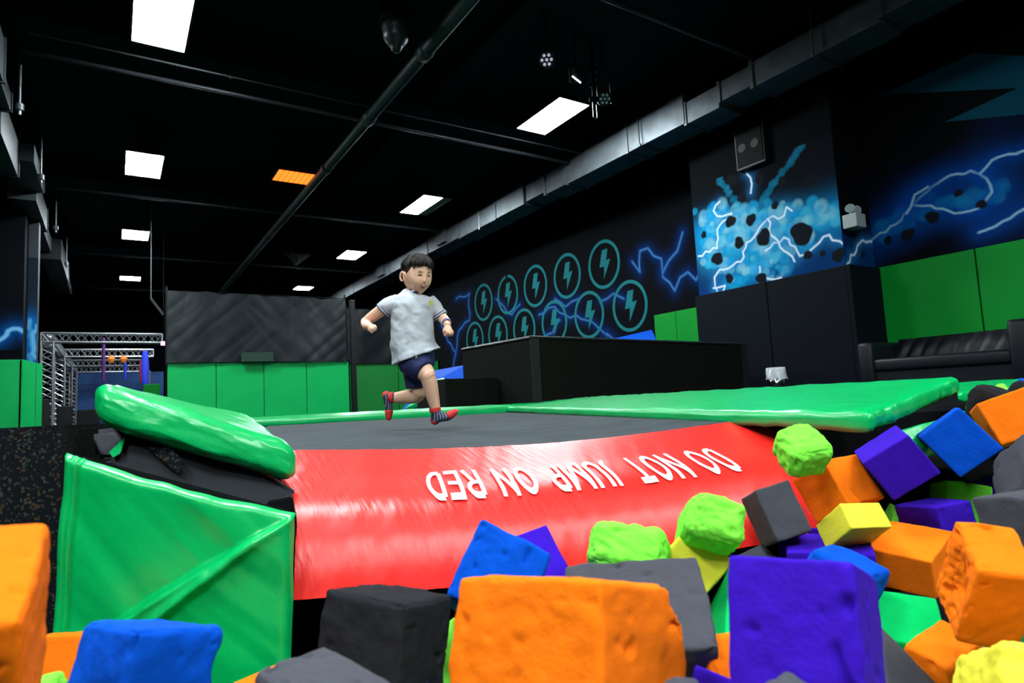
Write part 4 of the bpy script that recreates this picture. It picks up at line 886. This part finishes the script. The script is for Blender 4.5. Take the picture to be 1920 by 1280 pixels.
# ---------------------------------------------------------------- running boy
BD=3.50
RX=Vector(R3@np.array([1,0,0])); UPV=Vector(R3@np.array([0,1,0])); TC=Vector(R3@np.array([0,0,1]))   # picture right, up, towards the viewer
def B(cx,cy,dd=0.0):   # a joint measured in the enlarged view, dd metres farther away
    return Vector(at(640+cx/3.5538,460+cy/3.5538,BD+dd))
m_skin=mat('skin',(.82,.47,.32),.5,bump=(40,.08,.002),spec=.35); m_skin.node_tree.nodes['Principled BSDF'].inputs['Subsurface Weight'].default_value=.12; m_skin.node_tree.nodes['Principled BSDF'].inputs['Subsurface Radius'].default_value=(.012,.005,.003)
m_hair=mat('black_hair',(.010,.008,.007),.6,spec=.25,bump=(120,.7,.006),stretch=(1,1,.35),var=(30,(.05,.038,.03),.5,.85))
m_shirt=mat('grey_white_polo',(.50,.515,.56),.85,bump=(16,.25,.01)); m_navyc=mat('navy_cloth',(.008,.012,.075),.8,bump=(30,.3,.006))
m_white=mat('white_cloth',(.75,.75,.8),.8)
boy=thing('person','young boy in a grey polo shirt and navy shorts running across the trampoline','person',tuple(at(800,800,BD)))
def remesh(o,size,it=6,fac=.5):
    r=o.modifiers.new('r','REMESH'); r.mode='VOXEL'; r.voxel_size=size; r.use_smooth_shade=True
    s=o.modifiers.new('s','SMOOTH'); s.iterations=it; s.factor=fac; return o
# head frame
HC=B(505,204,-.01); yaw=math.radians(38)
HF=(RX*math.sin(yaw)+TC*math.cos(yaw)-UPV*.13).normalized(); HL=UPV.cross(HF).normalized(); HU=HF.cross(HL).normalized()
def hp(d,off=0):
    x,y,z=d; sx,sy,sz=.086,.080,.108
    px,py,pz=x*sx,y*sy,z*sz
    if z<0: py*=1-.30*(-z)**1.8; px*=(1-.34*(-z)**1.2) if x<0 else (1-.10*(-z)**2)
    if z>0: px*=1+.05*z
    def g(a,b,c,w): 
        n=math.sqrt(a*a+b*b+c*c); return math.exp(-((x-a/n)**2+(y-b/n)**2+(z-c/n)**2)/(w*w))
    o=.0
    for s in (1,-1):
        o+=.0075*g(.75,.50*s,-.30,.30)-.0065*g(.92,.33*s,.06,.15)+.003*g(.92,.34*s,.26,.16)
    o+=.013*g(1,0,-.17,.11)+.005*g(1,0,-.02,.10)+.004*g(.97,.07,-.22,.07)+.004*g(.97,-.07,-.22,.07)
    o+=.006*g(.95,0,-.46,.17)-.005*g(.97,0,-.40,.05)+.007*g(.80,0,-.82,.24)-.003*g(.9,0,-.62,.10)+.004*g(.95,0,.45,.4)
    r=math.sqrt(px*px+py*py+pz*pz); k=(r+o+off)/r
    return HC+HF*(px*k)+HL*(py*k)+HU*(pz*k)
def sph(bm,f,nu=96,nv=64):
    vs=[[None]*nu for _ in range(nv+1)]
    for j in range(nv+1):
        th=math.pi*j/nv
        for i in range(nu):
            ph=2*math.pi*i/nu; vs[j][i]=(math.sin(th)*math.cos(ph),math.sin(th)*math.sin(ph),math.cos(th))
    top=bm.verts.new(f(vs[0][0])); bot=bm.verts.new(f(vs[nv][0])); R_=[[bm.verts.new(f(d)) for d in row] for row in vs[1:nv]]
    for i in range(nu):
        bm.faces.new((top,R_[0][i],R_[0][(i+1)%nu])); bm.faces.new((bot,R_[-1][(i+1)%nu],R_[-1][i]))
        for j in range(len(R_)-1): bm.faces.new((R_[j][i],R_[j+1][i],R_[j+1][(i+1)%nu],R_[j][(i+1)%nu]))
bm=bmesh.new(); sph(bm,hp)
# ears
for s in (1,-1):
    c_=HC+HL*(.079*s)-HF*.006-HU*.008
    pts=[c_+HU*(.024*math.cos(a))+HF*(.013*math.sin(a)-.004)+HL*(s*(.008+.006*(-math.sin(a)))) for a in [math.radians(t) for t in (60,20,-20,-60,-100,-140,-175)]]
    chain(bm,pts,[.005,.006,.006,.006,.0055,.006,.0055],8,3)
    chain(bm,[c_+HU*.014+HF*.0,c_-HU*.014],[.009,.008],8,3,((HL),.6))
neck=[B(492,262,.015),B(478,330,.0),B(478,365,0)]
chain(bm,neck,[.042,.045,.06],18,4)
# torso under the shirt
chain(bm,[B(478,390,0),B(474,500,0),B(480,600,0),B(495,720,0)],[.075,.082,.08,.085],20,5,(TC,.8))
# arms: near (right) arm swings back, far (left) arm swings forward
ra=[B(374,385,-.03),B(270,430,-.035),B(163,512,0.01),B(166,530,-.03),B(196,541,-.105)]
chain(bm,ra[:3],[.034,.034,.029],16,6); chain(bm,[B(163,510,.01),B(172,535,-.05),B(193,541,-.10)],[.029,.028,.019],14,5)
la=[B(600,398,.055),B(652,458,.06),B(672,480,.05)]
chain(bm,la,[.030,.031,.030],16,6); chain(bm,[B(672,480,.05),B(690,500,.0),B(706,528,-.04)],[.030,.028,.020],14,5)
def fist(bm,w,fwd,side,nrm,curl=1.0,s=1.0):
    """w wrist, fwd along the palm, side towards the thumb, nrm back of the hand"""
    fwd=fwd.normalized(); side=(side-fwd*side.dot(fwd)).normalized(); nrm=fwd.cross(side)*(1 if fwd.cross(side).dot(nrm)>0 else -1)
    P=lambda a,b,c:w+(fwd*a+side*b+nrm*c)*s
    chain(bm,[P(.0,0,0),P(.018,0,.001),P(.038,0,.002)],[.016,.021,.0195],14,4,(nrm,.72))
    for k,(b,L) in enumerate(((.0195,.98),(.007,1.05),(-.0062,1.0),(-.0185,.85))):
        k0=P(.040,b,.004); k1=P(.040+.017*L*(1-.35*curl),b,.004-.012*curl); k2=P(.040+.014*L*(1-.9*curl)+.004,b*.92,.004-.024*curl); k3=P(.030-.004*curl,b*.85,-.012-.010*curl)
        chain(bm,[P(.028,b,.002),k0,k1,k2,k3],[.0058,.0060,.0056,.0052,.0046],10,3)
    chain(bm,[P(.008,.014,-.002),P(.024,.024,-.009),P(.038,.018,-.018),P(.046,.006,-.021)],[.0075,.0075,.0065,.0055],8,4)
fist(bm,B(708,534,-.045),-UPV*.85+RX*.25+TC*.3,-RX*.6+TC*.5,TC*.7+RX*.5,.95,1.08)
fist(bm,B(190,540,-.095),RX*.55-UPV*.35+TC*.8,RX*.7+UPV*.6,-RX*.5+UPV*.4,.75,.88)
# legs: front (near) leg planted forward, far leg trailing
chain(bm,[B(468,755,-.02),B(530,815,-.05),B(572,862,-.075)],[.066,.060,.046],20,6)
chain(bm,[B(568,856,-.075),B(585,900,-.07),B(598,960,-.06),B(614,1030,-.05),B(632,1105,-.045)],[.044,.043,.041,.034,.024],18,5)
chain(bm,[B(490,765,.05),B(500,870,.06),B(520,975,.05)],[.066,.058,.042],20,6)
chain(bm,[B(520,975,.05),B(498,1003,.07),B(430,1008,.09),B(370,1013,.10),B(325,1014,.11)],[.040,.042,.040,.032,.024],18,5)
body=pobj('body',bm,m_skin,boy); remesh(body,.0018,2,.5)
# hair
def nzv(*a): return noise.noise(Vector(a))
def hair(d):
    x,y,z=d; az=math.atan2(y,x)/math.pi   # 0 front, +-1 back
    fr=abs(az)
    jag_=.07*nzv(az*26,1,1)+.05*nzv(az*60,5,2)
    if fr<.30: line=.50-.10*math.cos(fr/.30*math.pi/2)*0+jag_*1.6
    elif fr<.42: line=.50-(fr-.30)/.12*.42+jag_*.4
    elif fr<.62: line=.10+.06*(1 if fr>.45 else 0)
    else: line=.10-(fr-.62)/.38*.42
    h_=z-line; th=max(0,min(1,h_/.32)); th=th*th*(3-2*th)
    full=.021+.004*nzv(az*22+z*3,z*2.,3)+.004*nzv(x*7,y*7,z*7)
    if fr<.32: full*=1.05; th=max(0,min(1,h_/.10))
    off=-.007+ (full+.007)*th if h_>0 else -.007
    if h_>0 and fr>=.32: off=max(off,.0012+.004*min(1,h_*6))
    return hp(d,off)
bm=bmesh.new(); sph(bm,hair,200,120); hr=pobj('hair',bm,m_hair,boy,True)
# locks of the fringe and the crown
bm=bmesh.new(); rsb=np.random.default_rng(2)
for k in range(60):
    az=rsb.uniform(-.95,.95); z0=rsb.uniform(.62,.95); a=az*math.pi
    if abs(az)<.33: z1=.40+rsb.uniform(-.08,.12); o1=.010
    else: z1=z0-rsb.uniform(.12,.3); o1=.019
    z1=max(z1,.3)
    pts=[]
    for t in (0,.35,.7,1):
        z=z0+(z1-z0)*t; rr_=math.sqrt(max(0,1-z*z)); aa=a+.18*t*(1 if az>0 else .6); pts.append(hp((rr_*math.cos(aa),rr_*math.sin(aa),z),.019+.004*math.sin(t*3)-(.019-o1)*t*t))
    chain(bm,pts,[.004,.0065,.005,.0012],7,3)
pobj('hair_locks',bm,m_hair,hr,True)
# face details
m_lash=mat('eyelash',(.02,.01,.008),.6); m_mouth=mat('mouth_inside',(.16,.02,.02),.5); m_lip=mat('lips',(.55,.16,.13),.4); m_teeth=mat('teeth',(.75,.72,.66),.3)
def fp(y,z,off): 
    x=math.sqrt(max(0,1-y*y-z*z)); return hp((x,y,z),off)
for s in (1,-1):
    bm=bmesh.new(); chain(bm,[fp(s*(.22+.06*k),.055+.028*math.sin(math.pi*k/4)-.010*k/4*2,.0005) for k in range(5)],[.0014,.0030,.0036,.0032,.0014],7,3); pobj('eye',bm,m_lash,boy,True)
    bm=bmesh.new(); chain(bm,[fp(s*(.18+.075*k),.205+.035*math.sin(math.pi*k/4),.0002) for k in range(5)],[.0010,.0018,.002,.0017,.0008],7,3); pobj('eyebrow',bm,mat('eyebrow',(.10,.055,.035),.7),boy,True)
bm=bmesh.new()
U_=[fp(-.26+.52*k/8,-.385-.075*math.sin(math.pi*k/8)*1.0+.0,.0006) for k in range(9)]; L_=[fp(-.26+.52*k/8,-.385-.185*math.sin(math.pi*k/8),.0006) for k in range(9)]
va=[bm.verts.new(p) for p in U_]; vb=[bm.verts.new(p) for p in L_]
for k in range(8):
    try: bm.faces.new((va[k],va[k+1],vb[k+1],vb[k]))
    except ValueError: pass
mo_=pobj('mouth',bm,m_mouth,boy)
bm=bmesh.new(); chain(bm,[fp(-.25+.5*k/8,-.380-.055*math.sin(math.pi*k/8),.0006) for k in range(9)],[.0012]+[.0024]*7+[.0012],7,2); pobj('upper_lip',bm,m_lip,mo_ if False else boy,True)
bm=bmesh.new(); chain(bm,[fp(-.25+.5*k/8,-.390-.20*math.sin(math.pi*k/8),.0004) for k in range(9)],[.0012]+[.003]*7+[.0012],7,2); pobj('lower_lip',bm,m_lip,boy,True)
bm=bmesh.new(); chain(bm,[fp(-.17+.34*k/6,-.400-.075*math.sin(math.pi*k/6),.0006) for k in range(7)],[.0012]+[.0022]*5+[.0012],7,2); pobj('teeth',bm,m_teeth,boy,True)
# shirt
FB=(RX*.62+TC*.78).normalized(); LB=UPV.cross(FB).normalized()      # where the chest faces, his left
def ringloft(bm,rings,n=44,p=2.3):
    Rg=[]
    for (c_,a,b_,tx,tl) in rings:      # centre, half width, half depth, tilt along picture x, lift
        vs=[]
        for i in range(n):
            t=2*math.pi*i/n; ca,sa=math.cos(t),math.sin(t)
            k=(abs(ca)**p+abs(sa)**p)**(-1/p); v=LB*(ca*k*a)+FB*(sa*k*b_); v=v+UPV*(v.dot(RX)*tx)
            vs.append(bm.verts.new(c_+v))
        Rg.append(vs)
    for A_,B2 in zip(Rg[:-1],Rg[1:]):
        for i in range(n): bm.faces.new((A_[i],B2[i],B2[(i+1)%n],A_[(i+1)%n]))
    bm.faces.new(Rg[0]); bm.faces.new(Rg[-1][::-1]); return Rg
bm=bmesh.new()
ringloft(bm,[(B(486,306,0),.048,.046,-.3,0),(B(484,325,0),.075,.055,-.12,0),(B(482,348,0),.118,.066,-.05,0),(B(480,390,0),.131,.082,0,0),(B(476,450,0),.126,.094,0,0),(B(472,520,-.0),.121,.099,0,0),(B(472,590,0),.123,.103,0,0),(B(478,650,0),.126,.104,.08,0),(B(488,700,0),.131,.107,.20,0),(B(503,738,0),.137,.110,.36,0)])
chain(bm,[B(378,372,-.035),B(332,392,-.04),B(284,428,-.037)],[.048,.047,.043],18,5,None,.25)
chain(bm,[B(584,378,.05),B(622,412,.06),B(652,462,.06)],[.045,.044,.041],18,5,None,.25)
bmesh.ops.recalc_face_normals(bm,faces=bm.faces)
sh=pobj('polo_shirt',bm,m_shirt,boy); remesh(sh,.0042,5,.5)
tx=bpy.data.textures.new('folds','CLOUDS'); tx.noise_scale=.09; tx.noise_depth=2
dm=sh.modifiers.new('d','DISPLACE'); dm.texture=tx; dm.strength=.022; dm.mid_level=.5; dm.texture_coords='LOCAL'
# long pull folds from the chest down to the hem, modelled as soft ridges
bm=bmesh.new()
def onshirt(cx,cy):   # front surface of the shirt under a point of the enlarged view
    zz=(cy-306)/3.5538/332; t=(cx-478)/3.5538/332; rr_=.100; s=max(-.98,min(.98,t/.118)); return B(cx,cy,-rr_*math.sqrt(1-s*s)*.93)
bm.free()
# collar, cuffs, badge
def band(bm,c_,ax,r,h,n=36,sq=1.0,up=None):
    ax=ax.normalized(); s=ax.cross(TC).normalized(); u=s.cross(ax).normalized(); A_=[];B2=[];C2=[];D2=[]
    for i in range(n):
        t=2*math.pi*i/n; v=(s*math.cos(t)+u*math.sin(t)*sq)
        A_.append(bm.verts.new(c_+v*r-ax*h/2)); B2.append(bm.verts.new(c_+v*r+ax*h/2)); C2.append(bm.verts.new(c_+v*(r-.003)-ax*h/2)); D2.append(bm.verts.new(c_+v*(r-.003)+ax*h/2))
    for i in range(n):
        j=(i+1)%n; bm.faces.new((A_[i],A_[j],B2[j],B2[i])); bm.faces.new((C2[j],C2[i],D2[i],D2[j])); bm.faces.new((A_[j],A_[i],C2[i],C2[j])); bm.faces.new((B2[i],B2[j],D2[j],D2[i]))
for (c_,ax,r,nm) in ((B(282,428,-.037),B(275,434,-.037)-B(300,412,-.038),.0475,'cuff'),(B(654,464,.060),B(658,470,.06)-B(642,446,.06),.0455,'cuff')):
    ax=ax.normalized()
    bm=bmesh.new(); band(bm,c_,ax,r,.022); cf=pobj(nm,bm,m_white,sh,True)
    for k in (-.0065,.0065):
        bm=bmesh.new(); band(bm,c_+ax*k,ax,r+.0012,.0055); pobj('cuff_stripe',bm,m_navyc,cf if False else sh,True)
cax=(UPV-RX*.30+TC*.10).normalized()
cc_=B(488,306,.004)
for (k,h_,m_,r) in ((-.006,.010,m_navyc,.066),(.003,.010,m_white,.0625),(.0125,.009,m_navyc,.0585)):
    bm=bmesh.new(); band(bm,cc_+cax*k,cax,r,h_,40,.9); pobj('collar_band',bm,m_,sh,True)
bm=bmesh.new(); c_=onshirt(598,384)+TC*.006; nrm=(TC*.75+RX*.6).normalized()
s=UPV.cross(nrm).normalized(); u=nrm.cross(s)
poly_prism(bm,[c_+s*a+u*b_ for a,b_ in ((-.012,.016),(0,.012),(.012,.016),(.013,-.006),(0,-.018),(-.013,-.006))],nrm*.003); pobj('chest_badge',bm,mat('yellow_embroidery',(.55,.50,.10),.7),sh)
# shorts
bm=bmesh.new()
chain(bm,[B(500,700,.0),B(490,760,.0)],[.100,.098],24,5,(TC,.9))
chain(bm,[B(462,760,-.015),B(510,800,-.045),B(552,836,-.068)],[.085,.080,.066],22,6,None,.15)
chain(bm,[B(500,770,.045),B(500,860,.055),B(503,945,.055)],[.080,.074,.062],22,6,None,.12)
chain(bm,[B(560,735,.04),B(575,770,.03)],[.055,.045],16,4)
so=pobj('shorts',bm,m_navyc,boy); remesh(so,.0042,5,.5)
dm=so.modifiers.new('d','DISPLACE'); dm.texture=tx; dm.strength=.010; dm.mid_level=.5; dm.texture_coords='LOCAL'
bm=bmesh.new(); c_=B(500,742,-.118); poly_prism(bm,[c_+RX*a+UPV*b_ for a,b_ in ((-.004,.006),(.004,.005),(.004,-.006),(-.004,-.005))],TC*.003); pobj('hem_tag',bm,mat('gold_thread',(.5,.35,.12),.6),so)
# wrist band
bm=bmesh.new(); band(bm,B(702,514,-.028),B(708,530,-.045)-B(690,500,0),.0265,.014,28); pobj('wrist_band',bm,mat('lilac_band',(.22,.16,.42),.5),boy,True)
# socks
m_sock=mat('striped_sock',(.018,.02,.06),.85); nt=m_sock.node_tree; wv=nt.nodes.new('ShaderNodeTexWave'); wv.inputs['Scale'].default_value=26; wv.inputs['Distortion'].default_value=.6; wv.bands_direction='X'
tcn=[n for n in nt.nodes if n.type=='TEX_COORD'][0]; nt.links.new(tcn.outputs['Object'],wv.inputs['Vector']); rp=nt.nodes.new('ShaderNodeValToRGB'); rp.color_ramp.elements[0].position=.72; rp.color_ramp.elements[0].color=(.018,.02,.06,1); rp.color_ramp.elements[1].position=.86; rp.color_ramp.elements[1].color=(.22,.24,.28,1)
nt.links.new(wv.outputs[0],rp.inputs[0]); nt.links.new(rp.outputs[0],nt.nodes['Principled BSDF'].inputs['Base Color'])
m_rs=mat('red_sock_knit',(.70,.035,.03),.85)
def sock(ank,shin,heel,ball,toe,solen):
    bm=bmesh.new(); chain(bm,[shin,ank,heel],[.030,.029,.026],16,4); mid=(ank+ball)/2
    chain(bm,[heel,(heel+ball)/2+ (ank-heel)*.10,ball,toe],[.026,.028,.027,.019],16,5,(solen,.82)); chain(bm,[ank,(heel+ball)/2+(ank-heel)*.25,ball],[.026,.026,.022],14,4)
    s_=pobj('sock',bm,m_sock,boy); remesh(s_,.0032,4,.5)
    bm=bmesh.new(); chain(bm,[shin+(ank-shin)*-.1,shin+(ank-shin)*.55],[.0325,.0315],16,3,None,.2); pobj('sock_cuff',bm,m_rs,s_,True)
    bm=bmesh.new(); d_=(toe-ball); chain(bm,[ball+d_*.45,toe+d_*.05],[.0280,.0215],14,4,(solen,.85)); pobj('sock_toe',bm,m_rs,s_,True)
    bm=bmesh.new(); chain(bm,[heel-(ank-heel)*.12,heel+(ank-heel)*.1],[.0255,.0255],12,3); pobj('sock_heel',bm,m_rs,s_,True)
sock(B(632,1120,-.045),B(622,1085,-.045),B(625,1160,-.045),B(712,1140,-.06),B(752,1112,-.068),(UPV*.9-RX*.3).normalized())
sock(B(312,1015,.11),B(348,1012,.10),B(302,1000,.112),B(318,1085,.11),B(316,1140,.105),(RX*.95-UPV*.1).normalized())
